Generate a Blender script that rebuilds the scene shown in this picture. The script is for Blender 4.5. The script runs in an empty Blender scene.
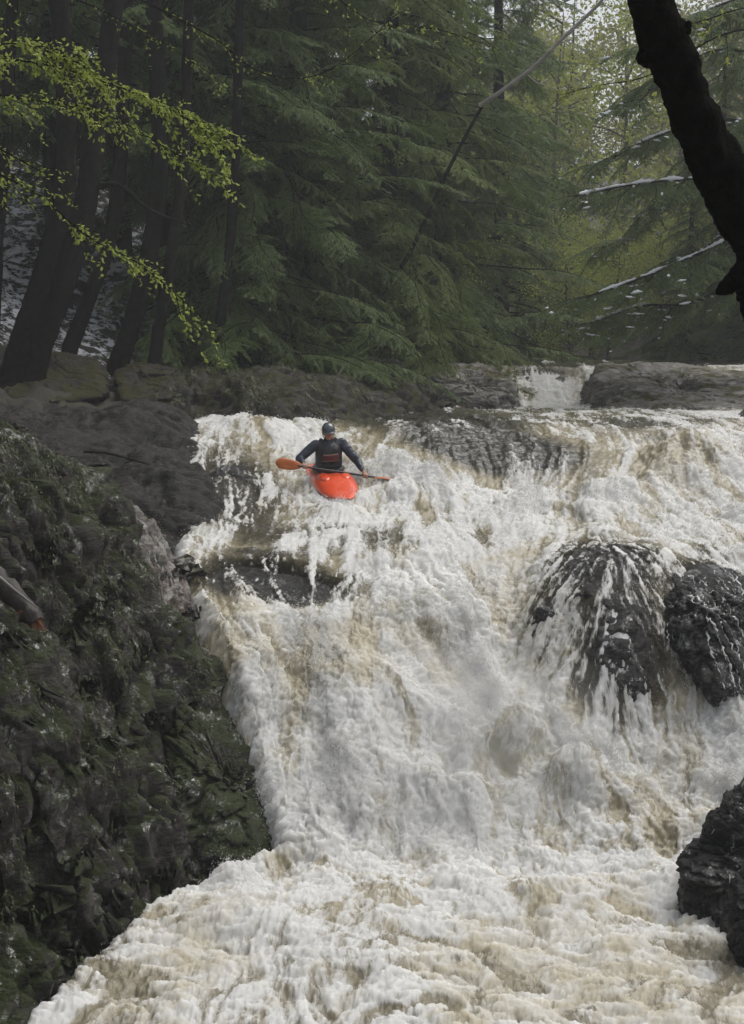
import bpy, bmesh, math, random
import numpy as np
from mathutils import Vector, Matrix, Euler, Quaternion
R = math.radians
rng = np.random.default_rng(7)
random.seed(7)
S = bpy.context.scene
COL = S.collection

# ------------------------------------------------------------------ camera, sky, sun, exposure
F, CX, CY, HOR, H = 1500.0, 372.0, 512.0, 352.0, 5.0
PITCH = math.atan((CY - HOR) / F)
cam_d = bpy.data.cameras.new('camera')
cam = bpy.data.objects.new('camera', cam_d); COL.objects.link(cam)
cam_d.sensor_fit = 'VERTICAL'; cam_d.sensor_height = 36.0; cam_d.lens = 36.0 * F / 1024.0
cam_d.clip_start = 0.1; cam_d.clip_end = 1500
cam.location = (0, 0, H); cam.rotation_euler = (R(90) - PITCH, 0, 0)
S.camera = cam

SUN_EL, SUN_AZ = R(62), R(60)          # high soft sun behind cloud, on the right
w = bpy.data.worlds.new('World'); S.world = w; w.use_nodes = True
nt = w.node_tree; nt.nodes.clear()
sky = nt.nodes.new('ShaderNodeTexSky'); sky.sky_type = 'NISHITA'; sky.sun_disc = False
sky.sun_elevation = SUN_EL; sky.sun_rotation = SUN_AZ; sky.dust_density = 4.0; sky.air_density = 1.0
hs = nt.nodes.new('ShaderNodeHueSaturation'); hs.inputs['Saturation'].default_value = 0.25
bg = nt.nodes.new('ShaderNodeBackground'); bg.inputs['Strength'].default_value = 0.15
wo = nt.nodes.new('ShaderNodeOutputWorld')
nt.links.new(sky.outputs[0], hs.inputs['Color']); nt.links.new(hs.outputs[0], bg.inputs['Color'])
nt.links.new(bg.outputs[0], wo.inputs['Surface'])
sd = bpy.data.lights.new('sun', 'SUN'); sd.energy = 1.3; sd.angle = R(40); sd.color = (1.0, 0.96, 0.9)
so = bpy.data.objects.new('sun', sd); COL.objects.link(so)
sdir = Vector((math.sin(SUN_AZ) * math.cos(SUN_EL), math.cos(SUN_AZ) * math.cos(SUN_EL), math.sin(SUN_EL)))
so.rotation_euler = (-sdir).to_track_quat('-Z', 'Y').to_euler()
S.view_settings.view_transform = 'Standard'; S.view_settings.look = 'None'
S.view_settings.exposure = 0.2; S.view_settings.gamma = 1.0
S.render.engine = 'CYCLES'
S.cycles.max_bounces = 6; S.cycles.diffuse_bounces = 3; S.cycles.glossy_bounces = 2
S.cycles.transparent_max_bounces = 12; S.cycles.transmission_bounces = 2; S.cycles.volume_bounces = 1
S.cycles.use_denoising = True

# ------------------------------------------------------------------ helpers
def P(px, py, Y):
    a = (px - CX) / F; b = (CY - py) / F
    dy = math.cos(PITCH) + b * math.sin(PITCH); dz = -math.sin(PITCH) + b * math.cos(PITCH)
    t = Y / dy
    return np.array([a * t, Y, H + dz * t])

_perm = rng.permutation(256); _perm = np.concatenate([_perm, _perm, _perm])
_g = rng.normal(size=(256, 3)); _g /= np.linalg.norm(_g, axis=1)[:, None]; _g = (_g * 1.6).astype(np.float32)
def perlin(p, seed=0):
    p = np.asarray(p, dtype=np.float32) + np.float32(seed * 17.37 + 1000)
    i = np.floor(p).astype(np.int64); f = p - i; i &= 255
    u = f * f * f * (f * (f * 6 - 15) + 10)
    out = 0
    for dx in (0, 1):
        wx = u[:, 0] if dx else 1 - u[:, 0]
        a = _perm[(i[:, 0] + dx) & 255]
        for dy in (0, 1):
            wy = u[:, 1] if dy else 1 - u[:, 1]
            b = _perm[(a + i[:, 1] + dy) & 255]
            for dz in (0, 1):
                wz = u[:, 2] if dz else 1 - u[:, 2]
                g = _g[_perm[(b + i[:, 2] + dz) & 255]]
                out = out + wx * wy * wz * (g[:, 0] * (f[:, 0] - dx) + g[:, 1] * (f[:, 1] - dy) + g[:, 2] * (f[:, 2] - dz))
    return out
def fbm(p, oct=4, seed=0, gain=0.5, lac=2.03):
    s = 0; a = 1.0; q = np.asarray(p, dtype=np.float32)
    for k in range(oct):
        s = s + a * perlin(q, seed + k); q = q * lac; a *= gain
    return s
def billow(p, oct=4, seed=0, gain=0.5):
    s = 0; a = 1.0; q = np.asarray(p, dtype=np.float32)
    for k in range(oct):
        s = s + a * (np.abs(perlin(q, seed + k)) * 2 - 0.45); q = q * 2.07; a *= gain
    return s
def sstep(a, b, x):
    t = np.clip((x - a) / (b - a), 0, 1); return t * t * (3 - 2 * t)

def mesh_np(name, V, Fq, mats=None, parent=None, smooth=True, attrs=None, midx=None):
    V = np.ascontiguousarray(V, dtype=np.float32); Fq = np.ascontiguousarray(Fq, dtype=np.int32)
    me = bpy.data.meshes.new(name); n = len(Fq); k = Fq.shape[1]
    me.vertices.add(len(V)); me.vertices.foreach_set('co', V.ravel())
    me.loops.add(n * k); me.loops.foreach_set('vertex_index', Fq.ravel())
    me.polygons.add(n); me.polygons.foreach_set('loop_start', np.arange(0, n * k, k, dtype=np.int32))
    me.polygons.foreach_set('use_smooth', np.full(n, smooth))
    for m in (mats if isinstance(mats, (list, tuple)) else [mats]):
        if m: me.materials.append(m)
    if midx is not None: me.polygons.foreach_set('material_index', np.asarray(midx, dtype=np.int32))
    me.update(calc_edges=True)
    for k2, a in (attrs or {}).items():
        a = np.asarray(a, dtype=np.float32)
        if a.ndim == 1:
            at = me.attributes.new(k2, 'FLOAT', 'POINT'); at.data.foreach_set('value', a)
        else:
            at = me.attributes.new(k2, 'FLOAT_VECTOR', 'POINT'); at.data.foreach_set('vector', a.ravel())
    o = bpy.data.objects.new(name, me); COL.objects.link(o)
    if parent: o.parent = parent
    return o
def tag(o, label=None, cat=None, group=None, kind=None):
    if label: o['label'] = label
    if cat: o['category'] = cat
    if group: o['group'] = group
    if kind: o['kind'] = kind
    return o
def empty(name, loc=(0, 0, 0), label=None, cat=None, group=None, rot=(0, 0, 0)):
    o = bpy.data.objects.new(name, None); COL.objects.link(o); o.location = loc; o.rotation_euler = rot
    o.empty_display_size = 0.3
    return tag(o, label, cat, group)
def copy_thing(root, label=None):
    r = root.copy(); COL.objects.link(r)
    if label: r['label'] = label
    for ch in list(root.children):
        c = ch.copy(); COL.objects.link(c); c.parent = r
        for g in list(ch.children):
            d = g.copy(); COL.objects.link(d); d.parent = c
    return r
def grid_faces(nr, nc):
    i = np.arange(nr * nc).reshape(nr, nc)
    return np.stack([i[:-1, :-1].ravel(), i[:-1, 1:].ravel(), i[1:, 1:].ravel(), i[1:, :-1].ravel()], 1)
class Geo:
    """collects vertices and quads (triangles repeat a vertex-free way: separate list)"""
    def __init__(s): s.V = []; s.Q = []; s.M = []; s.n = 0
    def add(s, V, Q, m=0):
        V = np.asarray(V, float).reshape(-1, 3); Q = np.asarray(Q, int)
        s.V.append(V); s.Q.append(Q + s.n); s.M.append(np.full(len(Q), m)); s.n += len(V)
    def arr(s): return np.concatenate(s.V), np.concatenate(s.Q), np.concatenate(s.M)
    def tube(s, pts, rad, ns=6, m=0, jit=0.0):
        pts = np.asarray(pts, float); n = len(pts); rad = np.broadcast_to(np.asarray(rad, float), (n,))
        T = np.gradient(pts, axis=0); T /= np.linalg.norm(T, axis=1)[:, None] + 1e-9
        up = np.array([0, 0, 1.0]) if abs(T[:, 2]).mean() < 0.8 else np.array([1.0, 0, 0])
        A = np.cross(T, up); A /= np.linalg.norm(A, axis=1)[:, None] + 1e-9; B = np.cross(T, A)
        th = np.linspace(0, 2 * math.pi, ns, endpoint=False)
        r = rad[:, None] * (1 + (jit * rng.normal(size=(n, ns)) if jit else 0))
        V = pts[:, None] + r[..., None] * (np.cos(th)[None, :, None] * A[:, None] + np.sin(th)[None, :, None] * B[:, None])
        i = np.arange(n * ns).reshape(n, ns); j = np.roll(i, -1, axis=1)
        Q = np.stack([i[:-1].ravel(), j[:-1].ravel(), j[1:].ravel(), i[1:].ravel()], 1)
        s.add(V.reshape(-1, 3), Q, m)
        for e in (0, n - 1):   # closed ends
            c = pts[e]; k = np.arange(ns)
            s.add(np.vstack([V[e], c]), np.stack([k, (k + 1) % ns, np.full(ns, ns), np.full(ns, ns)], 1)[:, [0, 1, 2, 2]][:0], m)
def spline(pts, n):
    pts = np.asarray(pts, float); k = len(pts)
    P0 = np.vstack([2 * pts[0] - pts[1], pts, 2 * pts[-1] - pts[-2]])
    t = np.linspace(0, k - 1 - 1e-6, n); i = t.astype(int); f = (t - i)[:, None]
    a, b, c, d = P0[i], P0[i + 1], P0[i + 2], P0[i + 3]
    return 0.5 * (2 * b + (c - a) * f + (2 * a - 5 * b + 4 * c - d) * f ** 2 + (3 * b - a - 3 * c + d) * f ** 3)

# ------------------------------------------------------------------ materials
class M:
    def __init__(s, name):
        s.m = bpy.data.materials.new(name); s.m.use_nodes = True; s.t = s.m.node_tree
        s.b = s.t.nodes['Principled BSDF']; s.out = s.t.nodes['Material Output']
    def n(s, typ, **kw):
        o = s.t.nodes.new(typ)
        for k, v in kw.items():
            if k in o.inputs: s.put(o.inputs[k], v)
            else: setattr(o, k, v)
        return o
    def put(s, inp, v):
        if isinstance(v, bpy.types.NodeSocket): s.t.links.new(v, inp)
        else: inp.default_value = v
    def noise(s, vec, scale, detail=4, rough=0.55, dist=0.0):
        o = s.n('ShaderNodeTexNoise'); s.put(o.inputs['Vector'], vec)
        o.inputs['Scale'].default_value = scale; o.inputs['Detail'].default_value = detail
        o.inputs['Roughness'].default_value = rough; o.inputs['Distortion'].default_value = dist
        return o.outputs[0]
    def ramp(s, fac, stops):
        o = s.n('ShaderNodeValToRGB'); s.put(o.inputs[0], fac); e = o.color_ramp.elements
        while len(e) < len(stops): e.new(0.5)
        for el, (p, c) in zip(e, stops):
            el.position = p; el.color = (*(c if hasattr(c, '__len__') else (c, c, c)), 1)
        return o.outputs[0]
    def mix(s, f, a, b):
        o = s.n('ShaderNodeMix', data_type='RGBA'); s.put(o.inputs[0], f)
        s.put(o.inputs[6], a if isinstance(a, bpy.types.NodeSocket) else (*a, 1))
        s.put(o.inputs[7], b if isinstance(b, bpy.types.NodeSocket) else (*b, 1)); return o.outputs[2]
    def math(s, op, a, b=0.0, c=None, clamp=False):
        o = s.n('ShaderNodeMath', operation=op, use_clamp=clamp); s.put(o.inputs[0], a); s.put(o.inputs[1], b)
        if c is not None: s.put(o.inputs[2], c)
        return o.outputs[0]
    def mr(s, v, a, b, c=0.0, d=1.0, smooth=True):
        o = s.n('ShaderNodeMapRange', interpolation_type='SMOOTHSTEP' if smooth else 'LINEAR')
        s.put(o.inputs[0], v)
        for k, x in zip((1, 2, 3, 4), (a, b, c, d)): s.put(o.inputs[k], x)
        return o.outputs[0]
    def attr(s, name): return s.n('ShaderNodeAttribute', attribute_name=name)
    def bump(s, h, strength=0.5, dist=0.02, normal=None):
        o = s.n('ShaderNodeBump'); s.put(o.inputs['Height'], h); o.inputs['Strength'].default_value = strength
        o.inputs['Distance'].default_value = dist
        if normal: s.put(o.inputs['Normal'], normal)
        return o.outputs[0]
    def vscale(s, vec, sc):
        o = s.n('ShaderNodeMapping'); s.put(o.inputs[0], vec); o.inputs['Scale'].default_value = sc; return o.outputs[0]
def simple(name, col, rough=0.6, metal=0.0, var=0.0, vscale=8.0, spec=0.5, bump=0.0, coat=0.0):
    m = M(name); tc = m.n('ShaderNodeTexCoord').outputs['Object']
    if var:
        f = m.noise(tc, vscale, 5); c2 = tuple(min(1, c * (1 + var)) for c in col); c1 = tuple(c * (1 - var) for c in col)
        m.put(m.b.inputs['Base Color'], m.ramp(f, [(0.3, c1), (0.7, c2)]))
    else: m.b.inputs['Base Color'].default_value = (*col, 1)
    m.b.inputs['Roughness'].default_value = rough; m.b.inputs['Metallic'].default_value = metal
    m.b.inputs['Specular IOR Level'].default_value = spec; m.b.inputs['Coat Weight'].default_value = coat
    if bump: m.put(m.b.inputs['Normal'], m.bump(m.noise(tc, vscale * 3, 4), bump, 0.01))
    return m.m

def rock_mat(name, dark=(0.022, 0.02, 0.018), light=(0.11, 0.098, 0.085), moss=0.5, lichen=0.3, wet=0.6, seed=0.0, scale=1.0, mossc=(0.035, 0.05, 0.012), pink=0.0, spots=()):
    m = M(name); tc0 = m.n('ShaderNodeTexCoord').outputs['Object']
    mp = m.n('ShaderNodeMapping'); m.put(mp.inputs[0], tc0); mp.inputs['Location'].default_value = (seed, seed * 2, seed * 3)
    tc = mp.outputs[0]
    big = m.noise(tc, 1.1 * scale, 5, 0.6, 0.6); mid = m.noise(tc, 5 * scale, 8, 0.65, 0.3); fine = m.noise(tc, 32 * scale, 6, 0.7)
    st = m.noise(m.vscale(tc, (3, 3, 14)), 1.3 * scale, 6, 0.65, 1.0)
    f = m.math('ADD', m.math('MULTIPLY', mid, 0.5), m.math('MULTIPLY', st, 0.5))
    base = m.ramp(f, [(0.38, dark), (0.5, tuple((a + b) / 2.4 for a, b in zip(dark, light))), (0.66, light)])
    if pink:
        pk = m.mr(m.math('ADD', big, m.math('MULTIPLY', fine, 0.3)), 0.66, 0.78, 0, pink)
        base = m.mix(pk, base, (0.22, 0.165, 0.14))
    spf = None
    for c_, r_s in spots:
        vd = m.n('ShaderNodeVectorMath', operation='DISTANCE'); m.put(vd.inputs[0], tc0); vd.inputs[1].default_value = tuple(c_); g_ = m.mr(vd.outputs['Value'], r_s, r_s * 0.3)
        spf = g_ if spf is None else m.math('MAXIMUM', spf, g_)
    if lichen:
        ln_ = m.noise(tc, 7 * scale, 7, 0.75, 0.4); lf = m.math('MULTIPLY', m.mr(ln_, 0.585, 0.63), m.mr(m.noise(tc, 1.7, 2), 0.45, 0.6))
        if spf is not None:
            lf = m.math('MAXIMUM', lf, m.math('MULTIPLY', m.mr(ln_, 0.44, 0.54), spf)); base = m.mix(m.math('MULTIPLY', spf, m.mr(mid, 0.35, 0.6, 0.25, 0.9)), base, (0.19, 0.145, 0.12))
        base = m.mix(m.math('MULTIPLY', lf, lichen), base, (0.33, 0.32, 0.3))
    if moss:
        g = m.n('ShaderNodeNewGeometry'); sx = m.n('ShaderNodeSeparateXYZ'); m.put(sx.inputs[0], g.outputs['Normal'])
        up = m.mr(sx.outputs[2], -0.3, 0.8)
        mf = m.math('ADD', m.math('MULTIPLY', up, 0.35), m.math('MULTIPLY', m.noise(tc, 2.0 * scale, 6, 0.65, 0.5), 0.9))
        mf = mf if spf is None else m.math('SUBTRACT', mf, m.math('MULTIPLY', spf, 0.35))
        mf = m.mr(mf, 0.78 - 0.32 * moss, 0.92 - 0.30 * moss, 0, 1)
        mc = m.ramp(fine, [(0.3, tuple(c * 0.55 for c in mossc)), (0.7, tuple(c * 1.5 for c in mossc))])
        base = m.mix(mf, base, mc); rmoss = mf
    m.put(m.b.inputs['Base Color'], base)
    rg = m.mr(m.noise(tc, 6 * scale, 5, 0.7), 0.40, 0.6, 0.13 if wet > 0.5 else 0.4, 0.6)
    if moss: rg = m.math('ADD', rg, m.math('MULTIPLY', rmoss, 0.35), clamp=True)
    m.put(m.b.inputs['Roughness'], m.math('MAXIMUM', rg, 0.42)); m.b.inputs['Specular IOR Level'].default_value = 0.22
    if wet > 0.5: m.put(m.b.inputs['Coat Weight'], m.mr(m.noise(tc, 3.4, 6, 0.75, 0.5), 0.53, 0.60, 0, 0.95 * wet)); m.b.inputs['Coat Roughness'].default_value = 0.12; m.b.inputs['Coat IOR'].default_value = 1.8; m.put(m.b.inputs['Coat Normal'], m.bump(m.noise(m.vscale(tc, (1, 1, 0.5)), 17, 3, 0.6, 0.6), 1.0, 0.06))
    h = m.math('ADD', m.math('MULTIPLY', mid, 0.7), m.math('ADD', m.math('MULTIPLY', fine, 0.3), m.math('MULTIPLY', st, 0.6)))
    m.put(m.b.inputs['Normal'], m.bump(h, 0.9, 0.07 / scale))
    return m.m

# water: white and cream foam over murky peat-coloured water; thin sheets over rock let the rock show
def water_mat():
    m = M('white_water')
    fl = m.attr('flow').outputs['Vector']; foam = m.attr('foam').outputs['Fac']; thin = m.attr('thin').outputs['Fac']
    cream = m.attr('cream').outputs['Fac']; tb = m.attr('turb').outputs['Fac']
    stre = m.vscale(fl, (1.0, 0.28, 1.0))
    n1 = m.noise(stre, 9, 7, 0.68, 0.9); n2 = m.noise(stre, 30, 5, 0.7, 0.5); n3 = m.noise(fl, 3.2, 4, 0.6, 0.8)
    fr = m.math('ADD', m.math('MULTIPLY', m.math('SUBTRACT', n1, 0.5), 1.5), m.math('MULTIPLY', m.math('SUBTRACT', n2, 0.5), 0.7))
    ff = m.mr(m.math('ADD', foam, fr), 0.28, 0.80)
    white = (0.53, 0.53, 0.515); cr = (0.395, 0.355, 0.26)
    cf = m.mr(m.math('ADD', cream, m.math('MULTIPLY', m.math('SUBTRACT', n3, 0.5), 1.3)), 0.15, 0.95)
    fc = m.mix(cf, white, cr)
    murk = m.mix(m.mr(tb, 0.12, 0.4), m.ramp(n3, [(0.35, (0.022, 0.022, 0.019)), (0.65, (0.062, 0.056, 0.042))]), m.ramp(n3, [(0.3, (0.22, 0.19, 0.12)), (0.7, (0.35, 0.31, 0.21))]))
    m.put(m.b.inputs['Base Color'], m.mix(ff, murk, fc))
    m.put(m.b.inputs['Roughness'], m.mr(ff, 0, 1, 0.07, 0.6))
    m.b.inputs['Specular IOR Level'].default_value = 0.35
    m.put(m.b.inputs['Subsurface Weight'], m.math('MULTIPLY', ff, 0.85)); m.b.inputs['Subsurface Radius'].default_value = (1.0, 0.95, 0.85); m.b.inputs['Subsurface Scale'].default_value = 0.28
    m.put(m.b.inputs['Alpha'], m.math('MAXIMUM', ff, m.mr(thin, 0.2, 0.75, 1.0, 0.12)))
    hh = m.math('ADD', m.math('MULTIPLY', n1, 0.35), m.math('MULTIPLY', n2, 0.55))
    hh = m.math('ADD', hh, m.math('MULTIPLY', m.noise(fl, 70, 4, 0.8), 0.4))
    m.put(m.b.inputs['Normal'], m.bump(hh, 0.38, 0.03))
    return m.m
MW = water_mat()
def foam_mat():
    m = M('spray_foam'); m.b.inputs['Base Color'].default_value = (0.54, 0.54, 0.53, 1); m.b.inputs['Roughness'].default_value = 0.4
    return m.m
MSPRAY = foam_mat()

# ------------------------------------------------------------------ river surface as a field over the ground plan
# rows of the river bed profile: (picture row, distance upstream)
TAB = [(3000, 1.5), (1900, 4.6), (1400, 6.9), (1200, 8.6), (1024, 10.95), (950, 12.3), (900, 13.55), (870, 14.1), (850, 14.42), (800, 15.15), (750, 15.8), (700, 16.4),
       (650, 17.05), (600, 17.9), (570, 18.8), (540, 20.5), (520, 22.0), (500, 23.2), (480, 24.1), (450, 25.5), (432, 27.0), (420, 29.5),
       (412, 33.0), (406, 37.6), (398, 38.5), (384, 39.1), (366.5, 39.9), (360.5, 44), (355.3, 80)]
TY = np.array([t[1] for t in TAB]); TV = np.array([t[0] for t in TAB], float)
TZ = np.array([P(372, v, y)[2] for v, y in TAB]); TZ = np.where(TV >= 900, 0.0, TZ)
def vof(Y): return np.interp(Y, TY, TV)
def uof(x, Y): return CX + F * x / np.maximum(Y, 1.0) * 1.0 / (math.cos(PITCH) + 0 * Y)
_ys = np.linspace(0, 90, 3601); _zs = np.interp(_ys, TY, TZ)
_k = np.exp(-0.5 * (np.arange(-20, 21) * 0.025 / 0.16) ** 2); _k /= _k.sum()
_zs2 = np.convolve(np.pad(_zs, 20, mode='edge'), _k, mode='valid')
def el(u, v, cu, cv, ru, rv, rot=0.0, p=2):
    c, s = math.cos(R(rot)), math.sin(R(rot)); a = (u - cu) * c + (v - cv) * s; b = -(u - cu) * s + (v - cv) * c
    return np.exp(-((a / ru) ** 2 + (b / rv) ** 2) ** (p / 2))
EDV = [300, 400, 450, 500, 530, 560, 600, 650, 700, 760, 850, 890, 950, 1024, 1200, 1900]; EDU = [150, 185, 198, 212, 196, 186, 203, 226, 245, 264, 296, 182, 102, 30, -150, -900]
def bankm(u, v): e_ = np.interp(v, EDV, EDU); return sstep(e_ - 4, e_ - 40, u) * (v > 395)
def Wbase(x, Y):
    """smooth height of the water"""
    u0 = uof(x, Y); sh = 0.0
    sh = 0.9 * sstep(330, 200, u0) * sstep(14, 16, Y) * sstep(21, 18.5, Y)             # left ledge lip stands nearer
    sh = sh - 0.55 * el(u0, Y, 465, 17.0, 80, 1.5) + 0.30 * el(u0, Y, 330, 16.2, 60, 1.3) - 0.35 * el(u0, Y, 700, 16.0, 90, 1.2)
    Yc = Y + sh + 0.22 * np.sin(x * 1.7 + 0.6) * sstep(14, 16, Y) * sstep(30, 26, Y)
    z = np.interp(Yc, _ys, _zs2); v = vof(Y); u = u0
    z = z + 0.48 * el(u, v, 700, 462, 50, 18) + 0.16 * el(u, v, 600, 492, 60, 14)     # standing waves
    z = z + 0.12 * el(u, v, 420, 432, 40, 10) - 0.16 * el(u, v, 520, 478, 90, 12, 8)
    z = z + 0.22 * el(u, v, 240, 428, 60, 10) 
    z = z + 0.42 * el(u, v, 612, 596, 74, 50) + 0.34 * el(u, v, 614, 662, 52, 46)      # water heaped over the falls rock
    z = z - 0.22 * el(u, v, 500, 640, 40, 60) - 0.10 * el(u, v, 333, 494, 20, 12) + 0.10 * el(u, v, 335, 513, 26, 5)
    z = z + 0.22 * el(u, v, 400, 690, 80, 40) + 0.18 * el(u, v, 430, 610, 60, 22)
    z = z + 0.24 * el(u, v, 455, 790, 60, 22) + 0.22 * el(u, v, 590, 770, 60, 20, 8) + 0.14 * el(u, v, 360, 815, 50, 18) + 0.20 * el(u, v, 510, 715, 40, 22, -30) + 0.14 * el(u, v, 690, 820, 50, 16) + 0.10 * el(u, v, 250, 930, 110, 16, 12) + 0.08 * el(u, v, 420, 970, 160, 12, -4)
    z = z + 0.12 * el(u, v, 600, 900, 90, 12, -8) - 0.55 * bankm(u, v)
    return z
def fields(x, Y):
    u, v = uof(x, Y), vof(Y)
    T = np.full_like(x, 1.0); T = np.where(v > 850, 0.28 + 0.72 * sstep(955, 820, v), T)
    T = T * (0.28 + 0.72 * sstep(418, 440, v)); T = np.where(v < 366, 0.05, T)
    T = np.maximum(T, 0.6 * el(u, v, 550, 400, 90, 9))
    Fm = np.full_like(x, 0.80)
    Fm = np.where(v > 860, 0.74, Fm)
    Fm = Fm * (0.60 + 0.40 * sstep(416, 432, v)); Fm = np.where(v < 366, 0.0, Fm)
    Fm = np.maximum(Fm, 0.95 * el(u, v, 560, 400, 75, 10, 0, 4)); Fm = np.maximum(Fm, 0.9 * el(u, v, 720, 416, 110, 8, 2))
    Fm = np.maximum(Fm, 1.05 * el(u, v, 552, 384, 44, 15, 0, 4))
    C = 0.26 + 0.10 * sstep(560, 640, v)
    TH = np.zeros_like(x)
    # dark smooth tongue of water
    dk = el(u, v, 490, 446, 150, 30, 8, 4); dk = np.maximum(dk, el(u, v, 640, 430, 90, 12, 0, 3) * 0.7)
    T = T * (1 - 0.92 * dk); Fm = Fm - 0.70 * dk
    ck = el(u, v, 395, 440, 38, 18, 20); C = C + 0.5 * ck; Fm = Fm - 0.12 * ck
    bt = el(u, v, 590, 487, 70, 7, -6); C = C + 0.6 * bt
    C = C + 0.55 * el(u, v, 665, 468, 14, 16) + 0.3 * el(u, v, 500, 560, 70, 14)
    # dark ledge on the left, with thin water
    lg = el(u, v, 272, 584, 98, 30, 3, 4); TH = np.maximum(TH, lg); T = T * (1 - 0.88 * lg); Fm = Fm - 0.52 * lg
    # flat shelf above it
    sf = el(u, v, 290, 551, 130, 9, 0, 3); Fm = Fm - 0.10 * sf; sf = np.maximum(sf, el(u, v, 380, 537, 230, 24, 0, 4)); T = T * (1 - 0.78 * sf); Fm = Fm - 0.07 * sf
    # slide where the kayak comes down, rock showing through on its left
    sl = el(u, v, 235, 490, 62, 48, 30, 3); TH = np.maximum(TH, sl * 0.8); Fm = Fm - 0.38 * sl; T = T * (1 - 0.45 * sl)
    # rock under the falls on the right
    fr = np.maximum.reduce([el(u, v, 608, 590, 74, 46, 10, 4), el(u, v, 625, 655, 62, 62, 20, 4), 0.9 * el(u, v, 545, 615, 26, 40, 20, 3), el(u, v, 710, 620, 50, 70, 0, 4)])
    TH = np.maximum(TH, fr); T = T * (1 - 0.85 * fr); Fm = Fm - 0.38 * fr
    wp = el(u, v, 628, 640, 20, 46, -14); Fm = Fm + 0.16 * wp
    # upper falls thin sheet
    uf = el(u, v, 540, 372, 44, 9, 0, 3); TH = np.maximum(TH, 0.6 * uf); Fm = Fm - 0.22 * uf * (v < 376)
    T = T * (1 - 0.9 * bankm(u, v)); T = T * (1 - 0.5 * el(u, v, 262, 462, 85, 50, 25, 3))
    lo = sstep(850, 1000, v); C = C + 0.12 * lo
    C = C + 0.35 * el(u, v, 360, 660, 100, 55) + 0.3 * el(u, v, 270, 620, 40, 30)
    return T, Fm, C, TH

# streamline smear of noise over the plan of the river
NX, NY, CELL = 560, 1400, 0.026
X0, Y0 = -7.2, 8.8
gx, gy = np.meshgrid(X0 + np.arange(NX) * CELL, Y0 + np.arange(NY) * CELL)
gw = Wbase(gx.ravel(), gy.ravel()).reshape(NY, NX)
gT, gF, gC, gTH = [a.reshape(NY, NX) for a in fields(gx.ravel(), gy.ravel())]
dzx = np.gradient(gw, CELL, axis=1); dzy = np.gradient(gw, CELL, axis=0)
P3 = np.stack([gx.ravel(), gy.ravel(), 0 * gx.ravel()], 1)
ps = fbm(P3 * 0.9, 3, 40).reshape(NY, NX); cx_, cy_ = np.gradient(ps, CELL, axis=0), -np.gradient(ps, CELL, axis=1)
cam_ = 0.30 * (1 - 0.8 * sstep(17, 18, gy)) + 1.3 * sstep(15, 13.8, gy)
vx = -1.6 * dzx + cam_ * cx_; vy = -1.0 - 0.4 * dzy + cam_ * cy_
sp = np.sqrt(vx ** 2 + vy ** 2); vx /= sp; vy /= sp
base = (rng.random((NY, NX)) - 0.5)
def samp(Fd, fx, fy):
    fx = np.clip(fx, 0, NX - 1.001); fy = np.clip(fy, 0, NY - 1.001); i = fx.astype(int); j = fy.astype(int); a = fx - i; b = fy - j
    return (Fd[j, i] * (1 - a) + Fd[j, i + 1] * a) * (1 - b) + (Fd[j + 1, i] * (1 - a) + Fd[j + 1, i + 1] * a) * b
def lic(src, L):
    acc = src.copy(); cnt = 1
    for sgn in (1, -1):
        fx, fy = np.meshgrid(np.arange(NX, dtype=float), np.arange(NY, dtype=float))
        for k in range(L):
            a = samp(vx, fx, fy); b = samp(vy, fx, fy); fx = fx + sgn * a; fy = fy + sgn * b
            acc += samp(src, fx, fy); cnt += 1
    acc /= cnt; return acc / acc.std()
def blur(a, s):
    k = np.exp(-0.5 * (np.arange(-3 * s, 3 * s + 1) / s) ** 2); k /= k.sum()
    a = np.apply_along_axis(lambda r: np.convolve(r, k, 'same'), 0, a); return np.apply_along_axis(lambda r: np.convolve(r, k, 'same'), 1, a)
L1 = lic(base, 14); L2 = lic(blur(base, 3), 34)
def G(Fd, x, Y): return samp(Fd, (x - X0) / CELL, (Y - Y0) / CELL)

# water mesh rows and columns
def rows(segs):
    out = []
    for a, b, d in segs: out.append(np.arange(a, b, d))
    return np.concatenate(out)
Yr = rows([(-6, 4, 1.0), (4, 9, 0.2), (9, 10.6, 0.06), (10.6, 14.4, 0.024), (14.4, 19, 0.0165), (19, 23.5, 0.034), (23.5, 28, 0.023), (28, 37.5, 0.075), (37.5, 40.3, 0.03), (40.3, 46, 0.25), (46, 110, 3.0)])
Ar = np.concatenate([np.arange(-1.3, -0.6, 0.1), np.arange(-0.6, -0.27, 0.006), np.arange(-0.27, 0.27, 0.00105), np.arange(0.27, 0.6, 0.006), np.arange(0.6, 1.4, 0.1)])
YY, AA = np.meshgrid(Yr, Ar, indexing='ij')
XX = AA * np.where(YY > 4, YY, 4 + 0 * YY)
x, Y = XX.ravel(), YY.ravel()
W0 = Wbase(x, Y); T, Fm, C, TH = fields(x, Y)
e = 0.05
nx = -(Wbase(x + e, Y) - Wbase(x - e, Y)) / (2 * e); ny = -(Wbase(x, Y + e) - Wbase(x, Y - e)) / (2 * e)
nz = 1 / np.sqrt(1 + nx ** 2 + ny ** 2); N = np.stack([nx * nz, ny * nz, nz], 1)
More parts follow.
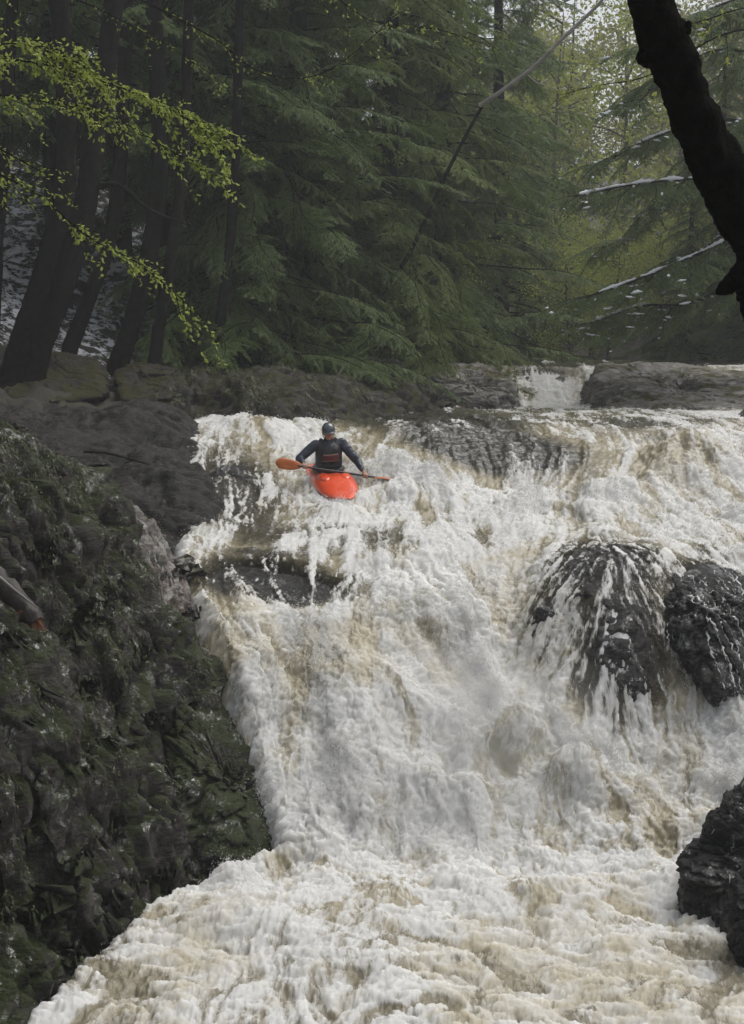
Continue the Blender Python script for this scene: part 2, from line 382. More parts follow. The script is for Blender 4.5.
# running length of the surface downstream, for coordinates that do not stretch on the falls
w2 = W0.reshape(YY.shape); dl = np.sqrt(np.diff(YY, axis=0) ** 2 + np.diff(w2, axis=0) ** 2)
sl_ = np.vstack([np.zeros((1, YY.shape[1])), np.cumsum(dl, axis=0)]); mid = sl_[:, sl_.shape[1] // 2][:, None]; sl_ = (0.3 * sl_ + 0.7 * mid).ravel()
Q = np.stack([x, sl_ * 0.62, np.zeros_like(x)], 1)
wv = np.stack([fbm(Q * 1.3, 3, 60), fbm(Q * 1.3, 3, 64), np.zeros_like(x)], 1); Qw = Q + 0.28 * wv
l1, l2 = G(L1, x, Y), G(L2, x, Y)
near = sstep(10, 11, Y)
dsp = T * (0.20 * fbm(Qw * 0.8, 2, 70, 0.5) + 0.085 * fbm(Q * 2.2, 2, 74, 0.5) + 0.022 * fbm(Q * 6.0, 3, 78, 0.6)) + (0.008 + 0.014 * T) * fbm(Q * 18, 3, 82, 0.9)
dsp = dsp + 0.05 * fbm(Q * 0.8, 2, 90) * (v := vof(Y) > 850) + 0.010 * l1 + 0.010 * l2 * np.clip(T + 0.35, 0, 1) + (0.002 + 0.004 * T) * rng.normal(size=len(x))
pool = sstep(14.9, 14.0, Y); dsp = dsp + pool * (0.038 * fbm(np.stack([x * 1.1, Y * 2.6, 0 * x], 1) + 0.4 * wv, 3, 130, 0.6) + 0.02 * fbm(np.stack([x * 4, Y * 9, 0 * x], 1) + 0.6 * wv, 3, 135))
dsp = dsp * np.where(Y > 44, 0.15, 1.0)
thc = np.clip(TH, 0, 1); calm = np.clip(1 - T * 2.2, 0, 1); rip = fbm(np.stack([x * 1.6, Y * 5.0, 0 * x], 1) + 0.5 * wv, 4, 140, 0.6); dsp = dsp + calm * (1 - thc) * (0.055 * rip + 0.012 * l2) * (Y < 44)
foam = Fm + (0.10 + 0.10 * thc) * l1 + (0.13 + 0.10 * calm) * (1 - 0.45 * thc) * l2 + 0.22 * (1 - thc) * fbm(Qw * 1.7, 4, 95) + 0.18 * thc * fbm(Qw * np.array([3.6, 2.0, 1]), 5, 96, 0.75) + 0.10 * calm * rip + 0.7 * np.clip(dsp - 0.0, -0.2, 0.2) * T
big_ = fbm(Q * np.array([0.75, 0.5, 1]), 2, 170); foam = foam + 0.16 * big_ * (v > 0) - 0.10 * np.clip(T, 0, 1) * sstep(0.1, 0.5, fbm(Qw * np.array([0.9, 0.5, 1]), 2, 174))
cream = C - 0.12 + 0.22 * big_ + 0.32 * fbm(Qw * 1.1, 4, 99) - 0.06 * l2 - 0.5 * dsp
V = np.stack([x, Y, W0], 1) + N * dsp[:, None]
tw = fbm(Qw * 4.0, 3, 120); V[:, 0] += 0.05 * T * tw; 
water = mesh_np('water', V, grid_faces(len(Yr), len(Ar)), MW, smooth=True,
    attrs={'foam': foam, 'cream': cream, 'thin': TH, 'turb': T, 'flow': np.stack([x + 0.1 * wv[:, 0], sl_, 0 * x], 1)})
tag(water, kind='structure')

# spray thrown up above the turbulent water
def spray():
    v = vof(Y); u = uof(x, Y); A = (np.abs(x / np.maximum(Y, 1)) < 0.32) & (Y > 11.0) & (Y < 40.5)
    area = np.gradient(Yr)[:, None] * np.gradient(Ar)[None] * np.maximum(YY, 4); area = area.ravel() * (1 + 2.5 * sstep(14.4, 15, Y) * sstep(19.5, 19, Y)) * (15 / np.maximum(Y, 8)) ** 1.2
    wt = np.where(A, area * (0.16 + np.clip(T, 0, 1) ** 1.5) * np.clip(foam - 0.35, 0, 0.6) * (1 - 0.9 * bankm(u, v)) * np.where(v > 880, 0.9, 1.0), 0)
    wt = wt * (1 + 3 * np.clip(dsp, 0, 0.3) / 0.2)
    wt = wt * np.clip(0.45 + 1.6 * fbm(Q * 1.1, 3, 160), 0.05, 3) * (1 + 9 * el(u, v, 333, 503, 26, 8) + 4 * el(u, v, 372, 484, 16, 10) + 5 * el(u, v, 300, 480, 12, 14))
    idx = rng.choice(len(x), 190000, p=wt / wt.sum()); n = len(idx)
    hgt = rng.exponential(0.022, n); far = rng.random(n) < 0.22 * np.clip(T[idx], 0, 1); hgt = np.where(far, rng.exponential(0.13, n), hgt) * np.where(v[idx] > 880, 0.6, 1)
    p = V[idx] + N[idx] * hgt[:, None] + rng.normal(size=(n, 3)) * 0.02; p[:, 2] += 0.6 * hgt * far
    s_ = rng.uniform(0.0010, 0.0027, n) * np.clip(p[:, 1] / 15, 0.75, 1.9) * np.exp(-hgt * 2.5)
    tet = np.array([[1, 1, 1], [1, -1, -1], [-1, 1, -1], [-1, -1, 1]], float)
    dr = np.stack([0.25 * rng.normal(size=n), -0.6 + 0.3 * rng.normal(size=n), -0.5 * (1 + 1.5 * np.clip(1 - nz[idx], 0, 1)) + 0.35 * rng.normal(size=n)], 1); dr /= np.linalg.norm(dr, axis=1)[:, None]
    dots = np.einsum('ni,ki->nk', dr, tet)[..., None] * dr[:, None] * rng.uniform(0.3, 2.6, (n, 1, 1))
    vv = p[:, None] + s_[:, None, None] * (tet[None] + 0.4 * rng.normal(size=(n, 4, 3)) + dots)
    f = np.array([[0, 1, 2], [0, 3, 1], [0, 2, 3], [1, 3, 2]]); ff = (np.arange(n)[:, None, None] * 4 + f[None]).reshape(-1, 3)
    o = mesh_np('spray', vv.reshape(-1, 3), ff, MSPRAY, smooth=False); tag(o, kind='stuff')
spray()

# ------------------------------------------------------------------ RBF height patches
def rbf(ctrl, c=0.5, smooth=0.0):
    ctrl = np.asarray(ctrl, float); D = np.linalg.norm(ctrl[:, None, :2] - ctrl[None, :, :2], axis=2); n = len(ctrl)
    A = np.zeros((n + 3, n + 3)); A[:n, :n] = -np.sqrt(D ** 2 + c * c) + np.eye(n) * -smooth; A[:n, n] = 1; A[:n, n + 1:] = ctrl[:, :2]
    A[n, :n] = 1; A[n + 1:, :n] = ctrl[:, :2].T
    s = np.linalg.solve(A, np.concatenate([ctrl[:, 2], np.zeros(3)]))
    def f(x, Y):
        out = np.empty(len(x)); 
        for i in range(0, len(x), 40000):
            d = np.sqrt((x[i:i + 40000, None] - ctrl[None, :, 0]) ** 2 + (Y[i:i + 40000, None] - ctrl[None, :, 1]) ** 2 + c * c)
            out[i:i + 40000] = -d @ s[:n] + s[n] + s[n + 1] * x[i:i + 40000] + s[n + 2] * Y[i:i + 40000]
        return out
    return f
def normals_of(V, nr, nc):
    g = V.reshape(nr, nc, 3); n = np.cross(np.gradient(g, axis=1), np.gradient(g, axis=0)); n /= np.linalg.norm(n, axis=2)[..., None] + 1e-9
    return n.reshape(-1, 3)
def rock_disp(p, amp, scale=1.0, seed=0, crack=1.0, ani=None):
    q = p / scale
    if ani is not None:
        dn_ = np.array(ani, float); dn_ /= np.linalg.norm(dn_); q = q - 0.45 * (q @ dn_)[:, None] * dn_
    wq = q + 0.35 * np.stack([fbm(q * 0.8, 2, seed + 1), fbm(q * 0.8, 2, seed + 5), fbm(q * 0.8, 2, seed + 9)], 1)
    d = 0.55 * fbm(wq * 0.7, 3, seed + 11, 0.5)
    r = 1 - np.abs(fbm(wq * 1.3, 4, seed + 20, 0.5)) * 2.2; d = d - 0.30 * crack * np.clip(r, 0, 1) ** 3          # joints
    tilt = q[:, 2] * 0.9 + q[:, 0] * 0.35 - q[:, 1] * 0.15 + 0.25 * fbm(wq * 0.8, 2, seed + 30)
    fr = (tilt * 2.2) % 1.0; d = d + 0.16 * (fr ** 0.6 - 0.6)                                             # bedding steps
    fr2 = (tilt * 7.1 + 2 * fbm(wq, 2, seed + 33)) % 1.0; d = d + 0.05 * (fr2 - 0.5)
    rr = 1 - 2.4 * np.abs(fbm(wq * 3.1, 3, seed + 38, 0.6)); d = d - 0.10 * crack * np.clip(rr, 0, 1) ** 2 + 0.09 * fbm(wq * 4.5, 5, seed + 40, 0.58)
    return d * amp
def patch(name, ctrl, x0, x1, y0, y1, step, mat, amp=0.3, scale=1.0, seed=0, c=0.4, wfun=None, ystep=None, ani=None):
    f = rbf(ctrl, c); xs = np.arange(x0, x1, step); ys = np.arange(y0, y1, ystep or step); gy_, gx_ = np.meshgrid(ys, xs, indexing='ij')
    X_, Y_ = gx_.ravel(), gy_.ravel(); z = f(X_, Y_)
    if wfun is not None: z = z + wfun(X_, Y_, z)
    V_ = np.stack([X_, Y_, z], 1); n = normals_of(V_, len(ys), len(xs)); 
    V_ = V_ + n * rock_disp(V_, amp, scale, seed, ani=ani)[:, None]
    return mesh_np(name, V_, grid_faces(len(ys), len(xs)), mat)

ROCK_NEAR = rock_mat('mossy_wet_rock', dark=(0.010, 0.0095, 0.009), light=(0.065, 0.058, 0.050), spots=[(P(165, 570, 17.6), 1.1), (P(195, 640, 17.4), 0.9), (P(230, 780, 15.9), 0.6), (P(262, 815, 15.4), 0.5)], moss=0.55, lichen=0.9, wet=0.9, pink=0.0, mossc=(0.024, 0.030, 0.009))
ROCK_DARK = rock_mat('dark_wet_rock', dark=(0.005, 0.005, 0.005), light=(0.028, 0.027, 0.026), moss=0.0, lichen=0.12, wet=1.0, seed=3)
ROCK_SLAB = rock_mat('dark_bank_rock', dark=(0.010, 0.009, 0.008), light=(0.034, 0.030, 0.027), moss=0.0, lichen=0.08, wet=0.4, seed=5)
ROCK_GREY = rock_mat('grey_layered_rock', dark=(0.05, 0.046, 0.042), light=(0.40, 0.37, 0.34), moss=0.10, lichen=0.8, wet=0.7, seed=8, scale=0.7, mossc=(0.06, 0.055, 0.012))
ROCK_BANK = rock_mat('mossy_bank_rock', dark=(0.010, 0.009, 0.007), light=(0.045, 0.038, 0.030), moss=0.25, lichen=0.1, wet=0.4, seed=11, mossc=(0.034, 0.034, 0.012))

Pl = lambda *a: tuple(P(*a))
def C3(lst): return [Pl(*a) for a in lst]
# near left outcrop
near_c = C3([(150, 527, 18.0), (182, 556, 18.6), (205, 590, 18.6), (226, 632, 18.1), (243, 680, 17.4), (256, 730, 16.7), (-260, 390, 13), (-150, 405, 13.5), (-40, 425, 14.6), (20, 437, 15.2), (60, 455, 16), (100, 478, 16.8), (130, 506, 17.4), (165, 537, 18.2), (192, 566, 18.7),
    (214, 606, 18.4), (236, 655, 17.7), (250, 700, 17.0), (262, 760, 16.3), (276, 810, 15.6), (286, 850, 14.8),
    (0, 600, 13.2), (80, 560, 15.0), (150, 590, 16.6), (195, 640, 17.2), (120, 650, 15.0), (0, 760, 12.2), (70, 820, 12.9), (100, 945, 12.45), (140, 910, 13.3), (180, 890, 13.85),
    (30, 1024, 11.1), (60, 985, 11.8), (120, 770, 14.1), (150, 715, 15.2), (200, 720, 15.9), (180, 800, 14.9), (230, 800, 15.3), (225, 860, 14.6), (0, 900, 11.4), (50, 700, 13.3),
    (60, 900, 12.2), (130, 850, 13.6), (-200, 700, 11.0), (-100, 900, 10.4), (-200, 1100, 9.0), (-60, 1150, 9.4), (0, 1080, 10.2)])
near_c += [(a[0] + 0.5, a[1] - 0.25, -1.3) for a in C3([(286, 850, 14.8), (180, 890, 13.85), (100, 950, 12.45), (30, 1024, 11.1), (-60, 1150, 9.4)])]
near_c += [(a[0] + 0.62, a[1] + 0.1, a[2] - 1.0) for a in C3([(262, 760, 16.3), (250, 700, 17.0), (236, 655, 17.7), (214, 606, 18.4), (192, 566, 18.7)])]
near_c = [(a, b, c_ - ((0.05 + 0.30 * float(sstep(-2.6, -3.6, a))) if c_ > 0.3 else 0)) for a, b, c_ in near_c] + [(-3.6, 18.5, 2.3), (-2.6, 20.0, 1.4), (-5.5, 19, 3.2), (-1.6, 19.5, 0.6), (-0.2, 15.5, -1.6), (-0.2, 17.5, -1.0), (-6.5, 12, 4.6), (-6, 9, 3.6), (-4.6, 7.5, 1.2), (-1.2, 11.8, -2.0), (-1.6, 9.6, -2.0)]
def clefts(X_, Y_, z):
    out = 0
    for a, b, wd_, dp in ((P(95, 640, 14.6), P(190, 870, 14.0), 0.09, 0.42), (P(120, 520, 17.0), P(200, 700, 16.4), 0.08, 0.30), (P(0, 700, 12.6), P(95, 930, 12.3), 0.10, 0.38), (P(30, 470, 15.4), P(120, 650, 15.0), 0.07, 0.25), (P(-20, 820, 11.8), P(60, 990, 11.6), 0.08, 0.3)):
        a2, b2 = np.array(a[:2]), np.array(b[:2]); d = b2 - a2; L = d @ d; t = np.clip(((X_ - a2[0]) * d[0] + (Y_ - a2[1]) * d[1]) / L, 0, 1); ds = np.hypot(X_ - a2[0] - t * d[0], Y_ - a2[1] - t * d[1]) + 0.05 * perlin(np.stack([X_ * 5, Y_ * 5, 0 * z], 1), 77)
        out = out - dp * np.exp(-(ds / wd_) ** 2) + 0.10 * np.tanh(ds / 0.12) * np.exp(-ds / 0.5)
    q = np.stack([X_, Y_, z], 1); st_ = (z * 1.7 + 0.5 * fbm(q * 0.8, 2, 60)) % 1.0; out = out + 0.16 * (st_ ** 3 - 0.3)      # blocky ledges
    return out + 0.14 * fbm(q * 1.1, 2, 66)
ro = patch('rock_outcrop', near_c, -7, 0.1, 7, 20.2, 0.021, ROCK_NEAR, amp=0.50, scale=0.85, seed=200, c=0.12, wfun=clefts, ani=(0.75, -0.35, -1.0))
tag(ro, 'big steep mossy rock face filling the lower left bank, wet and patched with pale lichen', 'rock')
def moss_blades(src, n, seed, pred, ln=(0.03, 0.09), wd=0.0045, mat=None, nseed=0):
    """short moss and wet grass strands hanging down the rock"""
    r = np.random.default_rng(seed); me = src.data; k = len(me.vertices); V_ = np.empty(k * 3, np.float32); me.vertices.foreach_get('co', V_); V_ = V_.reshape(-1, 3); Nn = np.empty(k * 3, np.float32); me.vertex_normals.foreach_get('vector', Nn); Nn = Nn.reshape(-1, 3)
    Nn = Nn * np.sign(Nn[:, 2:3] + 1e-6); nz_ = fbm(V_ * 0.9, 4, nseed + 31, 0.6); ok = np.where((nz_ > 0.02) & pred(V_))[0]
    if len(ok) == 0: return
    i = ok[r.integers(0, len(ok), n)]; p = V_[i] + r.normal(size=(n, 3)) * 0.012; nn = Nn[i]; d = np.array([0, 0, -1.0]) + nn * nn[:, 2:3]; d = d / (np.linalg.norm(d, axis=1)[:, None] + 1e-6) + 0.45 * r.normal(size=(n, 3)) + nn * 0.35; d /= np.linalg.norm(d, axis=1)[:, None]
    l = r.uniform(ln[0], ln[1], (n, 1)); sd_ = np.cross(d, nn); sd_ /= np.linalg.norm(sd_, axis=1)[:, None] + 1e-6; w__ = wd * r.uniform(0.6, 1.5, (n, 1))
    q = np.stack([p, p + d * l * 0.5 + sd_ * w__ + nn * 0.012, p + d * l - np.array([0, 0, 0.3]) * l, p + d * l * 0.5 - sd_ * w__ + nn * 0.012], 1).reshape(-1, 3)
    o = mesh_np('moss', q, np.arange(n * 4).reshape(n, 4), mat, src, smooth=False); o['kind'] = 'stuff'
def moss_mat():
    m = M('moss_strands'); f = m.n('ShaderNodeNewGeometry').outputs['Random Per Island']; m.put(m.b.inputs['Base Color'], m.ramp(f, [(0.0, (0.016, 0.020, 0.006)), (0.6, (0.045, 0.055, 0.014)), (1.0, (0.085, 0.09, 0.03))])); m.b.inputs['Roughness'].default_value = 0.5; return m.m
MMOSS = moss_mat()
moss_blades(ro, 70000, 41, lambda V_: (V_[:, 2] > 0.45) & (V_[:, 0] < -1.5) & np.all([np.linalg.norm(V_ - P(*q_), axis=1) > r__ for q_, r__ in (((172, 575, 17.9), 0.5), ((190, 640, 17.4), 0.45), ((230, 780, 15.9), 0.4), ((60, 980, 11.9), 0.5))], axis=0), mat=MMOSS)
# dark slab behind it
slab_c = C3([(-200, 395, 24), (-60, 410, 25), (40, 408, 26.5), (110, 405, 27.5), (180, 408, 28.2), (200, 430, 26.4), (212, 455, 25.2), (222, 490, 23.6), (224, 515, 22.6), (212, 532, 21.6),
    (160, 520, 21.6), (110, 480, 22.6), (60, 450, 23.4), (0, 440, 23.0), (150, 450, 25.2), (40, 500, 20.5), (-100, 480, 20.5), (120, 545, 20)])
slab_c += [(a[0] + 0.6, a[1], a[2] - 1.2) for a in C3([(200, 430, 26.4), (212, 455, 25.2), (222, 490, 23.6), (224, 515, 22.6), (212, 532, 21.4)])] + [(-2.6, 29, 2.6), (-2.2, 20.2, 1.3), (-6, 29.5, 3.4), (0, 24, 0.5), (0, 28, 1.0)]
sb = patch('rock_slab', slab_c, -9, -0.9, 19.6, 29.5, 0.045, ROCK_SLAB, amp=0.40, scale=0.8, seed=300, c=0.4, ani=(1.0, -0.2, -0.4))
tag(sb, 'dark bare rock slab sloping to the water behind the mossy outcrop, left of the kayak slide', 'rock')

def bed(name, region, mat, step, off, amp, seed, label, sc=0.5):
    """rock just under the thin water, following the water's own slope"""
    x0, x1, y0, y1, fn = region; xs = np.arange(x0, x1, step); ys = np.arange(y0, y1, step); b, a = np.meshgrid(ys, xs, indexing='ij'); a, b = a.ravel(), b.ravel()
    msk = fn(uof(a, b), vof(b)); z = Wbase(a, b) - off - 0.9 * (1 - msk)
    V_ = np.stack([a, b, z], 1); n = normals_of(V_, len(ys), len(xs)); V_ = V_ + n * (rock_disp(V_, amp, sc, seed))[:, None]
    o = mesh_np(name, V_, grid_faces(len(ys), len(xs)), mat); tag(o, label, 'rock'); return o
bed('rock_ledge', (-3.0, 0.4, 16.6, 20.5, lambda u, v: el(u, v, 268, 584, 112, 37, 3, 4)), ROCK_DARK, 0.03, 0.02, 0.10, 400,
    'low dark ledge under a thin sheet of water beside the mossy outcrop, below the shelf')
bed('slide_rock', (-4.2, -0.8, 22, 28.0, lambda u, v: el(u, v, 228, 486, 70, 56, 30, 4)), ROCK_DARK, 0.04, 0.04, 0.22, 420,
    'dark rock showing through the white slide just left of the orange kayak')
bed('falls_rock', (1.2, 6.2, 15.6, 20.6, lambda u, v: np.maximum.reduce([el(u, v, 608, 590, 82, 52, 10, 4), el(u, v, 625, 655, 70, 70, 20, 4), el(u, v, 545, 615, 32, 46, 20, 3), el(u, v, 720, 620, 60, 80, 0, 4)])),
    ROCK_DARK, 0.028, 0.03, 0.18, 440, 'dark rock half hidden under the streaming water in the falls on the right')
bed('sill_rock', (2.6, 6.6, 38.0, 41.0, lambda u, v: el(u, v, 545, 376, 60, 14, 0, 4)), ROCK_DARK, 0.05, 0.03, 0.10, 460, 'dark sill of rock under the small upper falls between two boulders')

# ------------------------------------------------------------------ free boulders: rounded hulls with broken surface
def boulder(name, pts, mat, label, seed=0, amp=0.12, scale=0.6, subdiv=6, k=14.0):
    pts = np.asarray(pts, float); c = pts.mean(axis=0)
    bm = bmesh.new(); vs = [bm.verts.new(p - c) for p in pts]; bmesh.ops.convex_hull(bm, input=vs); bm.normal_update()
    pl = [(np.array(f.normal), float(f.normal.dot(f.verts[0].co))) for f in bm.faces]; bm.free()
    n = np.array([a for a, d in pl]); d = np.array([d for a, d in pl]); s = np.sign(d); n *= s[:, None]; d = np.abs(d)
    bm = bmesh.new(); bmesh.ops.create_icosphere(bm, subdivisions=subdiv, radius=1.0); me = bpy.data.meshes.new(name); bm.to_mesh(me); bm.free()
    u = np.empty(len(me.vertices) * 3, np.float32); me.vertices.foreach_get('co', u); u = u.reshape(-1, 3)
    q = np.clip(u @ n.T, 1e-3, None) / d[None]                 # 1/r for each plane
    r = 1.0 / ((q ** k).sum(axis=1) ** (1.0 / k))
    V_ = u * r[:, None] + c
    dd = rock_disp(V_, amp, scale, seed); nn = u
    V_ = V_ + nn * dd[:, None]; base_ = np.array([c[0], c[1], pts[:, 2].min()])
    me.vertices.foreach_set('co', (V_ - base_).astype(np.float32).ravel()); me.materials.append(mat)
    me.polygons.foreach_set('use_smooth', [True] * len(me.polygons)); me.update()
    o = bpy.data.objects.new(name, me); COL.objects.link(o); o.location = base_; tag(o, label, 'rock' if 'rock' in name else 'boulder'); return o
# dark boulder in the falls
boulder('boulder', C3([(668, 566, 18.2), (705, 556, 18.6), (738, 575, 18.2), (752, 640, 17.0), (752, 700, 16.4), (700, 690, 16.2), (668, 640, 17.0), (658, 600, 17.7), (690, 600, 17.0), (720, 620, 16.8)]) +
    [(3.9, 19.6, 1.6), (5.2, 19.4, 1.4), (4.2, 17, 0.2), (5.0, 17.2, 0.2), (5.1, 18.5, 2.2)], ROCK_DARK, 'dark wet boulder standing out of the falls at the right, water pouring down both sides', 500, 0.24, 0.5, 7)
# bottom right pair
boulder('boulder', C3([(745, 770, 13.6), (722, 785, 13.5), (700, 815, 13.4), (682, 850, 13.3), (676, 890, 13.1), (700, 900, 12.8), (740, 940, 12.4), (800, 760, 13.8), (860, 800, 13.6)]) +
    [(2.7, 12.9, -0.7), (4.6, 12.6, -0.7), (4.6, 14.6, -0.5), (3.1, 14.8, -0.5), (4.9, 13.6, 1.0)], ROCK_DARK, 'jagged glistening black rock in the lower right corner, pool foam at its left foot', 520, 0.26, 0.42, 7)
boulder('boulder', C3([(760, 810, 12.4), (735, 850, 12.2), (716, 900, 12.0), (712, 930, 11.9), (745, 950, 11.6), (830, 800, 12.4), (880, 900, 11.8)]) +
    [(3.2, 12.0, -0.6), (4.5, 11.4, -0.6), (4.6, 13.2, -0.4), (3.3, 13.1, -0.4), (4.8, 12.4, 0.9)], ROCK_DARK, 'smaller black rock at the right edge, in front of the jagged one', 540, 0.2, 0.45, 7)
# upper right long slab
boulder('boulder', C3([(584, 366, 38.5), (600, 360, 40), (650, 360, 39.5), (700, 363, 39), (760, 366, 39), (588, 390, 36.8), (610, 408, 35.2), (650, 416, 34.2), (668, 408, 34.6), (700, 400, 35.4), (760, 398, 36), (830, 372, 38.5), (830, 405, 35)]) +
    [(5.0, 37, 3.0), (6.5, 34.5, 3.0), (11, 35.5, 3.0), (11, 41, 3.2), (5.6, 41, 3.3)], ROCK_GREY, 'long flat grey boulder with moss between the upper falls and the right edge', 560, 0.5, 1.0, 7)
# boulder left of the upper falls
boulder('boulder', C3([(424, 378, 36.5), (440, 362, 38), (480, 360, 38.5), (507, 368, 38), (516, 380, 37.4), (513, 408, 35.6), (470, 408, 35.4), (428, 400, 35.8), (500, 395, 35.6)]) +
    [(1.2, 36, 3.0), (3.6, 36, 3.0), (1.2, 40, 3.2), (3.5, 39.5, 3.2)], ROCK_GREY, 'mossy boulder with grey wet front just left of the small upper falls', 580, 0.40, 0.7, 7)
def runoff(src, starts, seed, rad=0.014, steps=60):
    from mathutils.bvhtree import BVHTree
    dg = bpy.context.evaluated_depsgraph_get(); me = src.data; mw = Matrix.Translation(src.location); bv = BVHTree.FromPolygons([mw @ v.co for v in me.vertices], [tuple(p.vertices) for p in me.polygons]); r = np.random.default_rng(seed); g = Geo()
    for (sx_, sy_) in starts:
        h = bv.ray_cast(Vector((sx_, sy_, 10)), Vector((0, 0, -1)))
        if h[0] is None: continue
        pts = []; p = h[0]; nn = h[1]; vel = Vector((0, -0.3, 0))
        for k in range(steps):
            pts.append(tuple(p + nn * 0.006)); gdir = Vector((0, 0, -1)) - nn * nn.dot(Vector((0, 0, -1))); vel = (vel * 0.6 + gdir + Vector((r.normal() * 0.22, -0.15, 0))); vel.normalize()
            q = p + vel * 0.03; hh = bv.find_nearest(q); p, nn = hh[0], hh[1]
            if p.z < float(np.interp(p.y, _ys, _zs2)) - 0.25: break
        if len(pts) > 6:
            a = np.array(pts); n_ = len(a); ph = r.uniform(0, 99); w__ = np.clip(fbm(np.stack([np.arange(n_) * 0.22 + ph, np.full(n_, ph), np.zeros(n_)], 1), 3, 7, 0.8) + 0.12, 0.02, 0.8) * 1.6; g.tube(a + 0.008 * r.normal(size=a.shape), rad * r.uniform(0.3, 1.2) * w__, 5, 0, 0.5)
    V_, Q_, _ = g.arr(); o = mesh_np('water', V_, Q_, MSPRAY); tag(o, kind='structure')
_b = [o for o in COL.objects if o.name.startswith('boulder')]
runoff(_b[0], [(random.uniform(3.7, 5.1), random.uniform(16.9, 19.0)) for k in range(260)], 5, 0.012)
runoff(_b[1], [(random.uniform(2.9, 4.4), random.uniform(12.8, 14.2)) for k in range(40)], 6, 0.005)
# blocks of the left bank
boulder('boulder', C3([(150, 760, 15.2), (175, 700, 15.9), (215, 680, 16.4), (256, 705, 16.6), (276, 770, 15.9), (298, 845, 14.8), (240, 868, 14.2), (170, 850, 14.4), (205, 770, 15.0)]) +
    [(-2.0, 14.6, -0.5), (-0.7, 14.5, -0.5), (-2.2, 17, 0.5), (-1.0, 17, 0.3)], ROCK_NEAR, 'dark squarish block at the foot of the left outcrop, touching the white pool', 600, 0.36, 0.6, 7)
boulder('boulder', C3([(196, 585, 18.6), (214, 588, 18.6), (222, 610, 18.2), (212, 625, 17.9), (194, 615, 18.1)]) + [(-2.3, 18.3, 1.2), (-1.7, 18.3, 1.2), (-2.2, 19.2, 1.3), (-1.8, 19.2, 1.3)],
    ROCK_DARK, 'small dark block wedged where the thin ledge water meets the mossy outcrop', 620, 0.06, 0.3, 5)

# ------------------------------------------------------------------ terrain: river bed, banks and the valley sides
def ground_mat():
    m = M('forest_floor'); tc = m.n('ShaderNodeTexCoord').outputs['Object']
    n1 = m.noise(tc, 0.8, 6, 0.65); n2 = m.noise(tc, 6, 6, 0.7); n3 = m.noise(m.vscale(tc, (1, 1, 2.2)), 2.4, 6, 0.72, 0.8)
    base = m.ramp(m.math('ADD', m.math('MULTIPLY', n1, 0.5), m.math('MULTIPLY', n2, 0.5)), [(0.36, (0.010, 0.009, 0.007)), (0.5, (0.028, 0.023, 0.016)), (0.62, (0.035, 0.042, 0.014)), (0.75, (0.06, 0.05, 0.035))])
    sn = m.attr('snow').outputs['Fac']
    sf = m.mr(m.math('ADD', m.math('ADD', sn, m.math('MULTIPLY', m.math('SUBTRACT', n3, 0.5), 2.2)), m.math('MULTIPLY', m.math('SUBTRACT', n2, 0.5), 0.9)), 0.5, 0.66)
    m.put(m.b.inputs['Base Color'], m.mix(sf, base, (0.72, 0.74, 0.78))); m.b.inputs['Roughness'].default_value = 0.8
    m.put(m.b.inputs['Normal'], m.bump(m.math('ADD', n2, m.math('MULTIPLY', sf, 0.4)), 0.8, 0.08)); return m.m
def C_(lst): return [Pl(*a) for a in lst]
tc_ = C_([(-260, 380, 22), (-80, 392, 25), (0, 402, 26.6), (100, 404, 28), (200, 405, 29.2), (300, 404, 31), (400, 398, 33.5), (430, 392, 36), (455, 372, 41), (470, 361, 48),
    (-150, 330, 27), (0, 345, 29.5), (100, 352, 31.5), (200, 366, 33.5), (300, 372, 36), (400, 364, 40), (-250, 200, 33), (-60, 230, 36), (40, 215, 39), (150, 260, 42), (250, 300, 45), (340, 330, 50), (420, 345, 56),
    (-200, 60, 45), (60, 110, 52), (250, 200, 60), (-60, 320, 31), (20, 320, 32)])
tc_ += C_([(480, 356, 75), (560, 350, 80), (640, 345, 76), (760, 348, 60), (500, 300, 95), (650, 280, 92), (760, 290, 80), (600, 250, 125), (400, 200, 110), (800, 210, 110)])
tc_ += C_([(600, 362, 50), (700, 362, 46), (800, 366, 44), (900, 380, 38), (900, 370, 60)])  # right bank upstream
tc_ += [(8.8, 28, 4.4), (8.0, 24, 3.6), (6.5, 20, 3.2), (6.0, 16.5, 2.2), (5.2, 13, 1.2), (4.8, 9, 0.8), (9, 12, 3.5), (10, 20, 6), (12, 30, 8), (16, 40, 10), (8, 4, 2.5), (6, -4, 2), (14, 60, 9)]
tc_ += [(-7.5, 12, 5.2), (-7, 16, 4.2), (-8, 20, 4.3), (-11, 24, 6.2), (-10, 8, 5.5), (-7, 2, 3), (-6, -5, 2), (-14, 15, 9), (-18, 30, 14)]
for yy in (-6, 0, 5, 9, 13, 16, 18, 21, 24, 27, 31, 35, 39, 43, 50, 60, 72):       # channel
    cxs = np.interp(yy, [0, 12, 16, 20, 24, 28, 33, 38, 43, 50, 60, 75], [1, 1, 1.6, 1.8, 2.2, 2.4, 3.8, 4.6, 4.4, 4.8, 6.0, 9.0]); hw = np.interp(yy, [0, 12, 20, 30, 40, 50], [2.4, 2.3, 2.6, 2.2, 1.5, 1.2])
    for sx in (-hw, 0, hw):
        tc_.append((cxs + sx, yy, float(Wbase(np.array([cxs + sx]), np.array([float(yy)]))[0]) - 1.1))
tc_ += [(-60, 40, 34), (-60, 100, 40), (60, 40, 32), (60, 100, 40), (0, 170, 20), (-80, -40, 20), (80, -40, 20), (0, -60, 4), (-140, 150, 70), (140, 150, 60), (0, 260, 30)]
TF = rbf(tc_, 0.8)
